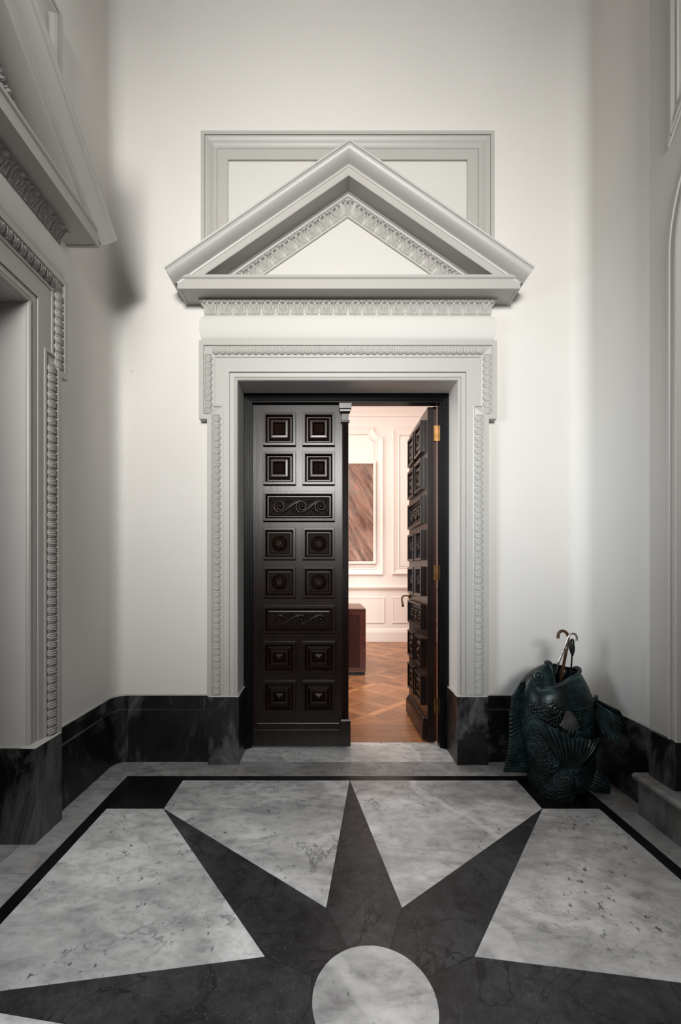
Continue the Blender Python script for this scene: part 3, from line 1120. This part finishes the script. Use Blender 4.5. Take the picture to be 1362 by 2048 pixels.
d1 = make_leaf('door_1', M_door, True)
d1.location = (CX - 0.002 - LW / 2 + 0.018, 3.020, 0)
tag(d1, 'closed dark oak door leaf with coffered panels and a slim column', 'door', 'structure')
d2 = make_leaf('door_2', M_edge, False)
d2.location = (0.732, 3.063 + LW / 2, 0)
d2.rotation_euler = (0, 0, -PI / 2)
tag(d2, 'open carved door leaf swung into the wood-floored room', 'door', 'structure')
# after the turn local +x points to -Y (hinge side) and local -x to the far edge
for z in (2.235, 1.23, 0.275):
    bm = bmesh.new()
    hx = LW / 2 + 0.003
    box(bm, hx - 0.004, hx + 0.001, 0.043, 0.068, z - 0.055, z + 0.055)
    tube(bm, [(hx + 0.006, 0.080, z - 0.055), (hx + 0.006, 0.080, z + 0.055)], 0.0085, 12)
    for q in (-0.062, 0.062):
        lathe(bm, [(0, q - 0.008), (0.006, q - 0.005), (0.007, q), (0.005, q + 0.005), (0, q + 0.008)], 10, lambda x, y, h, z=z, hx=hx: (hx + 0.006 + x, 0.080 + y, z + h))
    for q in (-0.033, -0.011, 0.011, 0.033):
        tube(bm, [(hx + 0.006, 0.080, z + q - 0.001), (hx + 0.006, 0.080, z + q + 0.001)], 0.0095, 12)
    box(bm, hx + 0.004, hx + 0.0075, 0.068, 0.084, z - 0.055, z + 0.055)
    bm_obj('hinge', bm, M_brass, d2, True, math.radians(40))['label'] = 'brass butt hinge'
bm = bmesh.new()
hx, hz = -LW / 2 + 0.03, 1.022
lathe(bm, [(0, 0.014), (0.018, 0.013), (0.021, 0.008), (0.022, 0.0)], 20, lambda x, y, h: (hx + x, -h, hz + y))
pts = [(hx, 0, hz), (hx, -0.030, hz + 0.004), (hx, -0.052, hz + 0.002), (hx, -0.066, hz - 0.006), (hx, -0.070, hz - 0.022), (hx, -0.068, hz - 0.045), (hx, -0.062, hz - 0.070), (hx, -0.060, hz - 0.088), (hx, -0.060, hz - 0.094)]
tube(bm, pts, [0.008, 0.007, 0.0085, 0.009, 0.007, 0.0075, 0.010, 0.012, 0.006], 12)
bm_obj('lever_handle', bm, M_oldbrass, d2, True)['label'] = 'aged brass lever handle'

# ------------------------------------------------------------------ the study beyond
YB, SX0, SX1, SC = 7.43, -3.0, 3.0, 4.35
f2 = empty('floor.001')
tag(f2, 'oak parquet floor of the lit room beyond the door', 'floor', 'structure')
box_obj('subfloor', (SX0, SX1, 3.083, YB + 0.1, -0.08, -0.0025), M_strip, f2)


def clip_poly(poly, a, b, c):
    """keep a*x + b*y >= c"""
    res = []
    n = len(poly)
    for i in range(n):
        p, q = poly[i], poly[(i + 1) % n]
        dp, dq = a * p[0] + b * p[1] - c, a * q[0] + b * q[1] - c
        if dp >= 0:
            res.append(p)
        if dp * dq < 0:
            t = dp / (dp - dq)
            res.append((p[0] + (q[0] - p[0]) * t, p[1] + (q[1] - p[1]) * t))
    return res


def wood_piece(name, poly, ang, mat, parent):
    cx = sum(p[0] for p in poly) / len(poly)
    cy = sum(p[1] for p in poly) / len(poly)
    ca, sa = math.cos(-ang), math.sin(-ang)
    lp = [((x - cx) * ca - (y - cy) * sa, (x - cx) * sa + (y - cy) * ca) for x, y in poly]
    bm = bmesh.new()
    prism(bm, lp, -0.012, random.uniform(-0.0004, 0.0))
    o = bm_obj(name, bm, mat, parent)
    o.location = (cx, cy, 0)
    o.rotation_euler = (0, 0, ang)
    return o


rows = [3.084, 3.19, 3.305, 3.43, 3.565]
for i, (ya, yb) in enumerate(zip(rows, rows[1:])):
    x = -0.75 - random.random() * 0.3
    while x < 1.75:
        L = random.uniform(0.22, 0.48)
        if i == 0:
            L = random.choice((0.09, 0.16, 0.3, 0.4))
        wood_piece('parquet_plank', [(x + .0005, ya + .0005), (x + L - .0005, ya + .0005), (x + L - .0005, yb - .0005), (x + .0005, yb - .0005)], 0.0, M_parq, f2)
        x += L
PIT, SW = 0.30, 0.072
Y0 = 3.566
ca = math.sqrt(0.5)


def lat(p, q):
    return (0.36 + (p - q) * ca, 4.02 + (p + q) * ca)


def lat_piece(name, p0, p1, q0, q1, ang, mat):
    e = 0.0006
    poly = [lat(p0 + e, q0 + e), lat(p1 - e, q0 + e), lat(p1 - e, q1 - e), lat(p0 + e, q1 - e)]
    for (a, b, c) in ((0, 1, Y0), (0, -1, -(YB - 0.02)), (1, 0, -0.35), (-1, 0, -2.25)):
        poly = clip_poly(poly, a, b, c)
        if len(poly) < 3:
            return
    cx = sum(p[0] for p in poly) / len(poly)
    cy = sum(p[1] for p in poly) / len(poly)
    if cx > 0.35 + (cy - 3.0) * 0.36 + 0.45 or cx < -0.32 + (cy - 3.0) * 0.09:
        return
    ar = abs(sum(poly[i - 1][0] * poly[i][1] - poly[i][0] * poly[i - 1][1] for i in range(len(poly)))) / 2
    if ar < 2e-4:
        return
    wood_piece(name, poly, ang, mat, f2)


for i in range(-14, 16):
    for j in range(-14, 16):
        p, q = i * PIT, j * PIT
        x, y = lat(p, q)
        if not (-0.8 < x < 2.6 and 3.2 < y < 7.7):
            continue
        if (i + j) % 2:
            lat_piece('parquet_strip', p, p + PIT, q, q + SW, PI / 4, M_strip)
            lat_piece('parquet_strip', p, p + SW, q + SW, q + PIT, 3 * PI / 4, M_strip)
        else:
            lat_piece('parquet_strip', p + SW, p + PIT, q, q + SW, PI / 4, M_strip)
            lat_piece('parquet_strip', p, p + SW, q, q + PIT, 3 * PI / 4, M_strip)
        h = (PIT - SW) / 2
        for k in range(2):
            if (i - j) % 2:
                lat_piece('parquet_block', p + SW, p + PIT, q + SW + k * h, q + SW + (k + 1) * h, PI / 4, M_parq)
            else:
                lat_piece('parquet_block', p + SW + k * h, p + SW + (k + 1) * h, q + SW, q + PIT, 3 * PI / 4, M_parq)

wb = empty('wall_back', (0, YB, 0))
tag(wb, 'warm white panelled wall of the room beyond the door', 'wall', 'structure')
box_obj('wall_face', (SX0, SX1, 0.0, 0.1, 0.0, SC), M_study, wb)
PXM = 0.00874
bx = lambda u: (u - 652) * PXM
bz = lambda v: 1.25 - (v - 1140) * PXM


def moulding(name, path, wdt, pr, closed=True):
    bm = bmesh.new()
    sweep(bm, path, [(0, 0), (0.0, pr * 0.8), (-wdt * 0.12, pr), (-wdt * 0.3, pr * 0.75), (-wdt * 0.6, pr * 0.5), (-wdt * 0.8, pr * 0.35), (-wdt * 0.9, pr * 0.55), (-wdt, pr * 0.4), (-wdt, 0)], wallmap, closed=closed)
    return bm_obj(name, bm, M_study, wb)


# scalloped panel behind the painting, plain panel beside it
def scallop(x0, x1, z0, z1, r, n=8):
    pts = [(x0, z0), (x0, z1 - r)]
    pts += [(x0 + r * math.sin(a), z1 - r * math.cos(a)) for a in [PI / 2 * k / n for k in range(1, n)]]
    pts = [(x0, z0), (x0, z1 - r)] + [(x0 + r - r * math.cos(a), z1 - r + r - r + r * 0 + r * math.sin(a) * 0 + 0) for a in []]
    # concave corners curve round the outer corner point
    pts += [(x0 + r * math.sin(a), z1 - r * math.cos(a)) for a in [PI / 2 * k / n for k in range(1, n + 1)]]
    pts += [(x1 - r * math.cos(a), z1 - r * math.sin(a)) for a in [PI / 2 * k / n for k in range(0, n + 1)]]
    pts += [(x1, z0)]
    return pts


XP = bx(766)
moulding('panel_moulding', scallop(XP - 2.1, XP, bz(1150), bz(856), 0.165), 0.12, 0.045)
moulding('panel_moulding', [(bx(784), bz(1149)), (bx(784), bz(856)), (bx(784) + 1.1, bz(856)), (bx(784) + 1.1, bz(1149))], 0.13, 0.045)
# inner raised fields
bm = bmesh.new()
xr_, xl_ = bx(748), XP - 2.1 + 0.16
prism(bm, [(xl_, bz(1135)), (xl_, bz(887)), (xl_ + 0.1, bz(875)), (xr_ - 0.1, bz(875)), (xr_, bz(887)), (xr_, bz(1135))][::-1], 0.0, 0.012, wallmap)
bm_obj('raised_field', bm, M_study, wb)
bm = bmesh.new()
prism(bm, rect_ring(bx(800), bx(784) + 0.96, bz(1133), bz(875)), 0.0, 0.012, wallmap)
bm_obj('raised_field', bm, M_study, wb)
for x0, x1 in ((bx(769) - 1.1, bx(769)), (bx(784), bx(784) + 1.2)):
    bm = bmesh.new()
    sweep(bm, rect_ring(x0, x1, bz(1246), bz(1194)), [(0, 0), (0, 0.014), (-0.012, 0.018), (-0.022, 0.014), (-0.026, 0.012)], wallmap, closed=True)
    prism(bm, rect_ring(x0 + 0.02, x1 - 0.02, bz(1246) + 0.02, bz(1194) - 0.02), 0.0, 0.012, wallmap)
    bm_obj('dado_panel', bm, M_study, wb)


def run(name, prof):
    bm = bmesh.new()
    vs = [[bm.verts.new((x, -n, z)) for n, z in prof] for x in (SX0, SX1)]
    for i in range(len(prof) - 1):
        bm.faces.new((vs[0][i], vs[0][i + 1], vs[1][i + 1], vs[1][i]))
    return bm_obj(name, bm, M_study, wb)


run('chair_rail', [(0, 0.885), (0.012, 0.892), (0.014, 0.905), (0.030, 0.918), (0.046, 0.932), (0.050, 0.945), (0.050, 0.958), (0.03, 0.966), (0, 0.97)])
run('skirting_board', [(0.028, 0.0), (0.028, bz(1264)), (0.022, bz(1263)), (0.018, bz(1260)), (0.008, bz(1258)), (0, bz(1257))])
run('cornice', [(0, bz(834)), (0.02, bz(833)), (0.024, bz(831)), (0.024, bz(826)), (0.035, bz(824)), (0.06, bz(818)), (0.10, bz(811)), (0.17, bz(806)), (0.18, bz(803)), (0.30, bz(800)), (0.34, bz(795)), (0.36, SC), (0, SC)])
box_obj('ceiling.001', (SX0, SX1, 3.06, YB + 0.1, SC, SC + 0.1), M_study)
tag(bpy.data.objects['ceiling.001'], 'white ceiling of the room beyond the door', 'ceiling', 'structure')
for nm, b6, lb in (('wall_study_left', (SX0 - 0.1, SX0, 3.06, YB + 0.1, 0, SC), 'hidden left wall of the room beyond the door'),
                   ('wall_study_right', (SX1, SX1 + 0.1, 3.06, YB + 0.1, 0, SC), 'hidden right wall of the room beyond the door')):
    tag(box_obj(nm, b6, M_study), lb, 'wall', 'structure')
bm = bmesh.new()
box(bm, SX0, CX - OH, 3.062, 3.08, 0, SC)
box(bm, CX + OH, SX1, 3.062, 3.08, 0, SC)
box(bm, CX - OH, CX + OH, 3.062, 3.08, OZ, SC)
tag(bm_obj('wall_study_front', bm, M_study), 'inner face of the door wall in the room beyond', 'wall', 'structure')

# painting
pt = empty('painting', (bx(751) - 0.75, YB - 0.014, bz(1026)))
tag(pt, 'abstract brown and pink canvas in a pale frame on panelled wall', 'painting')
PHX, PHZ = 0.75, (bz(924) - bz(1128)) / 2
bm = bmesh.new()
sweep(bm, rect_ring(-PHX, PHX, -PHZ, PHZ), [(0, 0), (0, 0.05), (-0.004, 0.055), (-0.040, 0.055), (-0.044, 0.050), (-0.046, 0.030), (-0.046, 0.0)], wallmap, closed=True)
bm_obj('picture_frame', bm, M_frame, pt)
box_obj('canvas', (-PHX + 0.044, PHX - 0.044, -0.036, -0.01, -PHZ + 0.044, PHZ - 0.044), M_canvas, pt)

# desk
dk = empty('desk', (0, 5.035, 0))
tag(dk, 'red mahogany desk standing behind the closed door leaf', 'desk')
DX0, DX1, DD, DH = -0.95, 0.471, 0.75, 0.794
bm = bmesh.new()
box(bm, DX0, DX1, 0.0, DD, DH - 0.012, DH)
bevel_bm(bm, 0.003, 1)
bm_obj('desk_top', bm, M_desktop, dk)
bm = bmesh.new()
box(bm, DX0, DX0 + 0.072, 0.0, 0.03, 0.05, DH - 0.012)
box(bm, DX1 - 0.072, DX1, 0.0, 0.03, 0.05, DH - 0.012)
box(bm, DX0 + 0.072, DX1 - 0.072, 0.0, 0.03, DH - 0.080, DH - 0.012)
box(bm, DX0 + 0.072, DX1 - 0.072, 0.0, 0.03, 0.05, 0.09)
bm_obj('front_frame', bm, M_mahog, dk)
box_obj('front_panel', (DX0 + 0.072, DX1 - 0.072, 0.022, 0.030, 0.09, DH - 0.08), M_edge, dk)
box_obj('carcass', (DX0, DX1, 0.03, DD, 0.05, DH - 0.012), M_mahog, dk)
box_obj('gilt_line', (DX0 - 0.001, DX1 + 0.001, -0.002, DD, 0.044, 0.050), M_oldbrass, dk)
box_obj('plinth', (DX0 + 0.01, DX1 - 0.01, 0.008, DD - 0.01, 0.0, 0.044), M_jet, dk)

# ------------------------------------------------------------------ bronze fish umbrella stand
FY = 2.44
SC_ = 2.40 / 850
ux = lambda u: (u - 652) * SC_
vz = lambda v: 1.25 - (v - 1140) * SC_
fs = empty('umbrella_stand', (ux(1114), FY, 0))
tag(fs, 'green bronze upright fish umbrella stand with open mouth in the corner', 'umbrella stand')
OX = ux(1114)
# rings: (v, left u, right u, half depth)
prof = [(1606, 1082, 1148, 0.085), (1596, 1074, 1156, 0.105), (1582, 1069, 1172, 0.125), (1560, 1066, 1184, 0.140), (1530, 1058, 1191, 0.150), (1500, 1051, 1191, 0.155), (1470, 1046, 1189, 0.158), (1440, 1042, 1188, 0.160), (1415, 1041, 1187, 0.158), (1395, 1043, 1185, 0.150)]
top = [(1378, 1048, 1180, 0.140), (1360, 1058, 1174, 0.125), (1344, 1074, 1167, 0.108), (1332, 1092, 1163, 0.088)]
SEG = 64
bm = bmesh.new()


def ring(v, ul, ur, b, dip=0.0, back=0.25):
    cx, a = (ux(ul) + ux(ur)) / 2 - OX, (ux(ur) - ux(ul)) / 2
    res = []
    for k in range(SEG):
        t = 2 * PI * k / SEG
        c, s = math.cos(t), math.sin(t)
        e = 0.85
        x = cx + a * math.copysign(abs(c) ** e, c)
        y = b * math.copysign(abs(s) ** e, s)
        if s < 0:
            q = math.copysign(abs(c) ** e, c)
            d = sst(-1.0, -0.80, q) if q < -0.80 else ((1 - q) / 1.8) ** 0.8
            d *= 1 if dip > 0.09 else (0.6 + 0.4 * abs(s))
        else:
            d = back * s
        z = max(0.004, vz(v)) - dip * d - (0.30 * dip * max(0, c) if dip else 0)
        res.append((x, y, z))
    return res


rings = [ring(*p) for p in prof]
dips = [0.012, 0.034, 0.070, 0.104]
rings += [ring(*p, dip=d) for p, d in zip(top, dips)]
rim = ring(1328, 1103, 1163, 0.070, 0.116)
rings.append(rim)
body_n = len(rings)
inn = ring(1334, 1109, 1157, 0.060, 0.112)
inn2 = [(x * 1.1 - 0.004, y * 1.15, 0.47) for x, y, z in inn]
inn3 = [(x * 0.9, y * 0.9, 0.43) for x, y, z in inn]
rings += [inn, inn2, inn3]
R_ = [[bm.verts.new(p) for p in r] for r in rings]
for a, b in zip(R_, R_[1:]):
    for k in range(SEG):
        j = (k + 1) % SEG
        bm.faces.new((a[k], a[j], b[j], b[k]))
bm.faces.new(R_[0][::-1])
bm.faces.new(R_[-1])
me_sub = bm
body = bm_obj('body', bm, M_fish, fs, True)
ss = body.modifiers.new('smooth', 'SUBSURF')
ss.levels = ss.render_levels = 1
# lips
bm = bmesh.new()
lp = [(x, y, z) for x, y, z in rim]
lip_r = [0.0075 + 0.008 * max(0, math.cos(2 * PI * k / SEG)) ** 8 + 0.007 * max(0, -math.cos(2 * PI * k / SEG)) ** 6 for k in range(SEG)]
tube(bm, lp + [lp[0]], lip_r + [lip_r[0]], 10)
bm_obj('lips', bm, M_fishhead, fs, True)


def front_y(x, z):
    """front surface of the body at x, z (local)"""
    best = None
    v = 1140 - (z - 1.25) / SC_
    P = prof + top
    for p, q in zip(P, P[1:]):
        if q[0] <= v <= p[0]:
            t = (p[0] - v) / (p[0] - q[0])
            ul, ur, b = [p[i] + (q[i] - p[i]) * t for i in (1, 2, 3)]
            cx, a = (ux(ul) + ux(ur)) / 2 - OX, (ux(ur) - ux(ul)) / 2
            r = min(1.0, abs((x - cx) / a))
            return -b * (max(0.0, 1 - r ** (2 / 0.85))) ** 0.425
    return -0.1


def L(u, v, lift=0.0, y=None):
    x, z = ux(u) - OX, vz(v)
    return Vector((x, (front_y(x, z) if y is None else y) - lift, z))


def LD(u, v, y):
    k = (FY + y) / 850
    return Vector(((u - 652) * k - OX, y, 1.25 - (v - 1140) * k))


# eye
ey = L(1073, 1350)
bm = bmesh.new()
nd = Vector((-0.45, -0.85, 0.25)).normalized()
q = nd.to_track_quat('Z', 'Y').to_matrix()
ec = ey + nd * 0.012
lathe(bm, [(0.028, -0.02), (0.027, 0.0), (0.022, 0.010), (0.0165, 0.009), (0.0155, 0.003), (0.015, 0.008), (0.011, 0.014), (0.006, 0.015), (0.005, 0.010), (0, 0.010)], 24, lambda x, y, h: ec + q @ Vector((x, y, h)))
bm_obj('eye', bm, M_fishhead, fs, True, math.radians(50))
# gill cover edges
bm = bmesh.new()
tube(bm, [L(*p, 0.002) for p in ((1085, 1388), (1089, 1397), (1100, 1404), (1116, 1407), (1132, 1408), (1150, 1405), (1166, 1398), (1178, 1386))], [0.002, 0.006, 0.007, 0.006, 0.006, 0.007, 0.006, 0.002], 8)
bm_obj('gill_cover', bm, M_fishhead, fs, True)


def fin(name, base, tip, nray, amp, mat, thick=0.007, lift=None, nt=10, sub=5, rimr=0.0):
    """fan between two polylines of (u, v, y) points with raised rays."""
    def samp(pl, t):
        f = t * (len(pl) - 1)
        i = min(len(pl) - 2, int(f))
        return pl[i].lerp(pl[i + 1], f - i)
    bm = bmesh.new()
    ns = nray * sub
    front, back = [], []
    for i in range(ns + 1):
        s = i / ns
        a, b = samp(base, s), samp(tip, s)
        rf, rb = [], []
        for j in range(nt + 1):
            t = j / nt
            p = a.lerp(b, t)
            if lift:
                p = p + Vector((0, -lift * math.sin(PI * t), 0))
            h = amp * abs(math.sin(s * nray * PI)) * (0.35 + 0.65 * min(1, t * 1.6))
            edge = min(1, 3 * (1 - t) + 0.35) * min(1, 8 * s + 0.3) * min(1, 8 * (1 - s) + 0.3)
            rf.append(bm.verts.new(p + Vector((0, -h - thick * 0.5 * edge, 0))))
            rb.append(bm.verts.new(p + Vector((0, thick * 0.5 * edge, 0))))
        front.append(rf)
        back.append(rb)
    for i in range(ns):
        for j in range(nt):
            bm.faces.new((front[i][j], front[i + 1][j], front[i + 1][j + 1], front[i][j + 1]))
            bm.faces.new((back[i][j], back[i][j + 1], back[i + 1][j + 1], back[i + 1][j]))
        bm.faces.new((front[i][0], back[i][0], back[i + 1][0], front[i + 1][0]))
        bm.faces.new((front[i][nt], front[i + 1][nt], back[i + 1][nt], back[i][nt]))
    for i in (0, ns):
        for j in range(nt):
            bm.faces.new((front[i][j], front[i][j + 1], back[i][j + 1], back[i][j]))
    if rimr:
        tube(bm, [front[i][nt].co + Vector((0, 0.001, 0)) for i in range(0, ns + 1, 2)], rimr, 6)
    return bm_obj(name, bm, mat, fs, True, math.radians(55))


# tail fan folded up across the front of the body
tb = [L(u, v, 0.030) for u, v in ((1096, 1508), (1103, 1514), (1110, 1517), (1117, 1519), (1124, 1519))]
tt = [L(1044, 1419, 0.036), L(1058, 1426, 0.050), L(1074, 1435, 0.060), L(1092, 1445, 0.066), L(1104, 1451, 0.067), L(1118, 1452, 0.067), L(1132, 1453, 0.064), L(1150, 1456, 0.058), L(1166, 1458, 0.050), L(1180, 1460, 0.036), L(1170, 1476, 0.034), L(1158, 1498, 0.030)]
fin('tail_fin', tb, tt, 17, 0.009, M_fin, 0.010, 0.014, 14, 6, 0.004)
bm = bmesh.new()
sp = [L(1106, 1596, -0.045), L(1104, 1580, -0.035), L(1104, 1560, -0.022), L(1106, 1540, -0.006), L(1110, 1522, 0.008), L(1112, 1506, 0.020)]
tube(bm, sp, [0.085, 0.098, 0.086, 0.064, 0.042, 0.022], 24)
tl = bm_obj('tail_stem', bm, M_fish, fs, True)
tl.modifiers.new('smooth', 'SUBSURF').levels = 1
# dorsal fin down the left side
db = [L(u, v, 0, 0.0) for u, v in ((1062, 1362), (1048, 1390), (1045, 1425), (1048, 1470), (1056, 1510), (1068, 1548), (1072, 1556))]
dt = [L(u, v, 0, -0.012) for u, v in ((1045, 1367), (1028, 1395), (1023, 1430), (1022, 1480), (1019, 1515), (1010, 1548), (1040, 1544))]
fin('dorsal_fin', db, dt, 36, 0.006, M_fin, 0.012, None, 8, 4)
# breast fin fanning out on the right, its fellow behind
pb = [L(u, v, 0, -0.05) for u, v in ((1182, 1400), (1186, 1406), (1188, 1414), (1186, 1424), (1182, 1432))]
ptip = [LD(u, v, y) for u, v, y in ((1236, 1432, -0.10), (1242, 1452, -0.13), (1241, 1470, -0.15), (1240, 1486, -0.16), (1222, 1478, -0.15), (1200, 1466, -0.12))]
fin('pectoral_fin', pb, ptip, 9, 0.009, M_fin, 0.008, 0.02, 12, 6)
pb2 = [L(u, v, 0, 0.0) for u, v in ((1180, 1392), (1188, 1396), (1192, 1404), (1190, 1414))]
pt2 = [LD(u, v, -0.08) for u, v in ((1238, 1420), (1250, 1446), (1257, 1470), (1246, 1468))]
fin('pectoral_fin', pb2, pt2, 7, 0.008, M_fin, 0.008, 0.015, 10, 6)
bm = bmesh.new()
tube(bm, [L(1176, 1404, 0, -0.06), L(1186, 1398, 0, -0.055), L(1194, 1395, 0, -0.03), L(1199, 1398, 0, -0.02)], [0.010, 0.016, 0.013, 0.006], 12)
bm_obj('fin_root', bm, M_fishhead, fs, True)
# anal fin low on the right
ab = [L(u, v, 0, -0.04) for u, v in ((1184, 1530), (1183, 1545), (1180, 1560), (1176, 1576))]
at = [L(u, v, 0, -0.06) for u, v in ((1196, 1536), (1212, 1554), (1216, 1574), (1213, 1598))]
fin('anal_fin', ab, at, 8, 0.006, M_fin, 0.008, 0.006, 8, 6)
# small breast fin on the flank
vb = [L(u, v, 0.008) for u, v in ((1106, 1408), (1111, 1407), (1116, 1408))]
vt = [L(u, v, 0.030) for u, v in ((1090, 1432), (1098, 1438), (1107, 1442), (1117, 1441), (1125, 1434), (1126, 1428))]
fin('flank_fin', vb, vt, 8, 0.006, M_shell, 0.006, 0.010, 8, 6)

# ------------------------------------------------------------------ canes and umbrella in the fish's mouth


def cane(name, mat, foot, hook, r, label, cat, extra=None):
    root = empty(name, foot)
    F = Vector(foot)
    bm = bmesh.new()
    P = [Vector(p) - F for p in hook]
    tube(bm, [Vector((0, 0, 0))] + P[:1], [r * 0.8, r], 12)
    bm_obj('shaft', bm, mat, root, True, math.radians(60))
    bm = bmesh.new()
    # smooth the hook
    Q = []
    for i in range(len(P) - 1):
        p0, p1, p2, p3 = P[max(i - 1, 0)], P[i], P[i + 1], P[min(i + 2, len(P) - 1)]
        for k in range(6):
            t = k / 6
            Q.append(0.5 * ((2 * p1) + (p2 - p0) * t + (2 * p0 - 5 * p1 + 4 * p2 - p3) * t * t + (3 * p1 - p0 - 3 * p2 + p3) * t ** 3))
    Q.append(P[-1])
    tube(bm, Q, [r] * (len(Q) - 1) + [r * 1.05], 12)
    bm_obj('crook_handle', bm, mat, root, True, math.radians(60))
    if extra:
        extra(root, F)
    return tag(root, label, cat)


W = lambda u, v, y: (ux(u), FY + y, vz(v))


def collar(root, F):
    bm = bmesh.new()
    a, b = Vector(W(1141.5, 1296, 0.0)) - F, Vector(W(1141, 1300, 0.0)) - F
    tube(bm, [a, b], 0.0105, 12)
    bm_obj('collar', bm, M_chrome, root, True, math.radians(50))


cane('walking_stick', M_cane, W(1128, 1380, 0.01), [W(1139, 1312, 0.0), W(1143.5, 1285, 0), W(1144, 1274, 0), W(1139, 1266, 0), W(1131, 1264, 0), W(1125, 1269, 0), W(1123.5, 1279, 0)], 0.0085,
     'brown wooden walking stick with its crook turned left, in the fish mouth', 'walking stick', collar)
cane('walking_stick', M_chrome, W(1116, 1350, -0.012), [W(1121, 1325, -0.022), W(1134, 1288, -0.03), W(1138, 1275, -0.03), W(1144, 1268.5, -0.03), W(1151, 1268, -0.03), W(1155.5, 1274, -0.03), W(1155.5, 1283, -0.03)], 0.006,
     'slim silver cane with its crook turned right, leaning in the fish mouth', 'walking stick')
um = empty('umbrella', W(1150, 1385, 0.01))
F = Vector(um.location)
bm = bmesh.new()
tube(bm, [Vector(W(1150, 1385, 0.01)) - F, Vector(W(1150.3, 1312, -0.01)) - F], 0.0045, 10)
bm_obj('shaft', bm, M_rubber, um, True, math.radians(60))
bm = bmesh.new()
hp = [(1150.4, 1314, 0.005), (1150.3, 1309, 0.009), (1150, 1303, 0.015), (1149.5, 1295, 0.0155), (1149.5, 1288, 0.013), (1150, 1283, 0.012), (1150.5, 1279, 0.006)]
tube(bm, [Vector(W(u, v, -0.012)) - F for u, v, r in hp], [r for _, _, r in hp], 14)
bm_obj('club_handle', bm, M_rubber, um, True)
tag(um, 'black umbrella with a stubby club handle, rightmost in the fish mouth', 'umbrella')

# plain passage beyond the left doorway
box_obj('wall_passage', (-3.6, -3.5, -0.6, 3.2, 0, 3.2), M_wall)
tag(bpy.data.objects['wall_passage'], 'plain wall of the dark passage beyond the left doorway', 'wall', 'structure')
box_obj('floor.002', (-3.5, XL - 0.9, -0.6, 3.2, -0.09, 0.0), M_border)
tag(bpy.data.objects['floor.002'], 'grey stone floor of the dark passage beyond the left doorway', 'floor', 'structure')
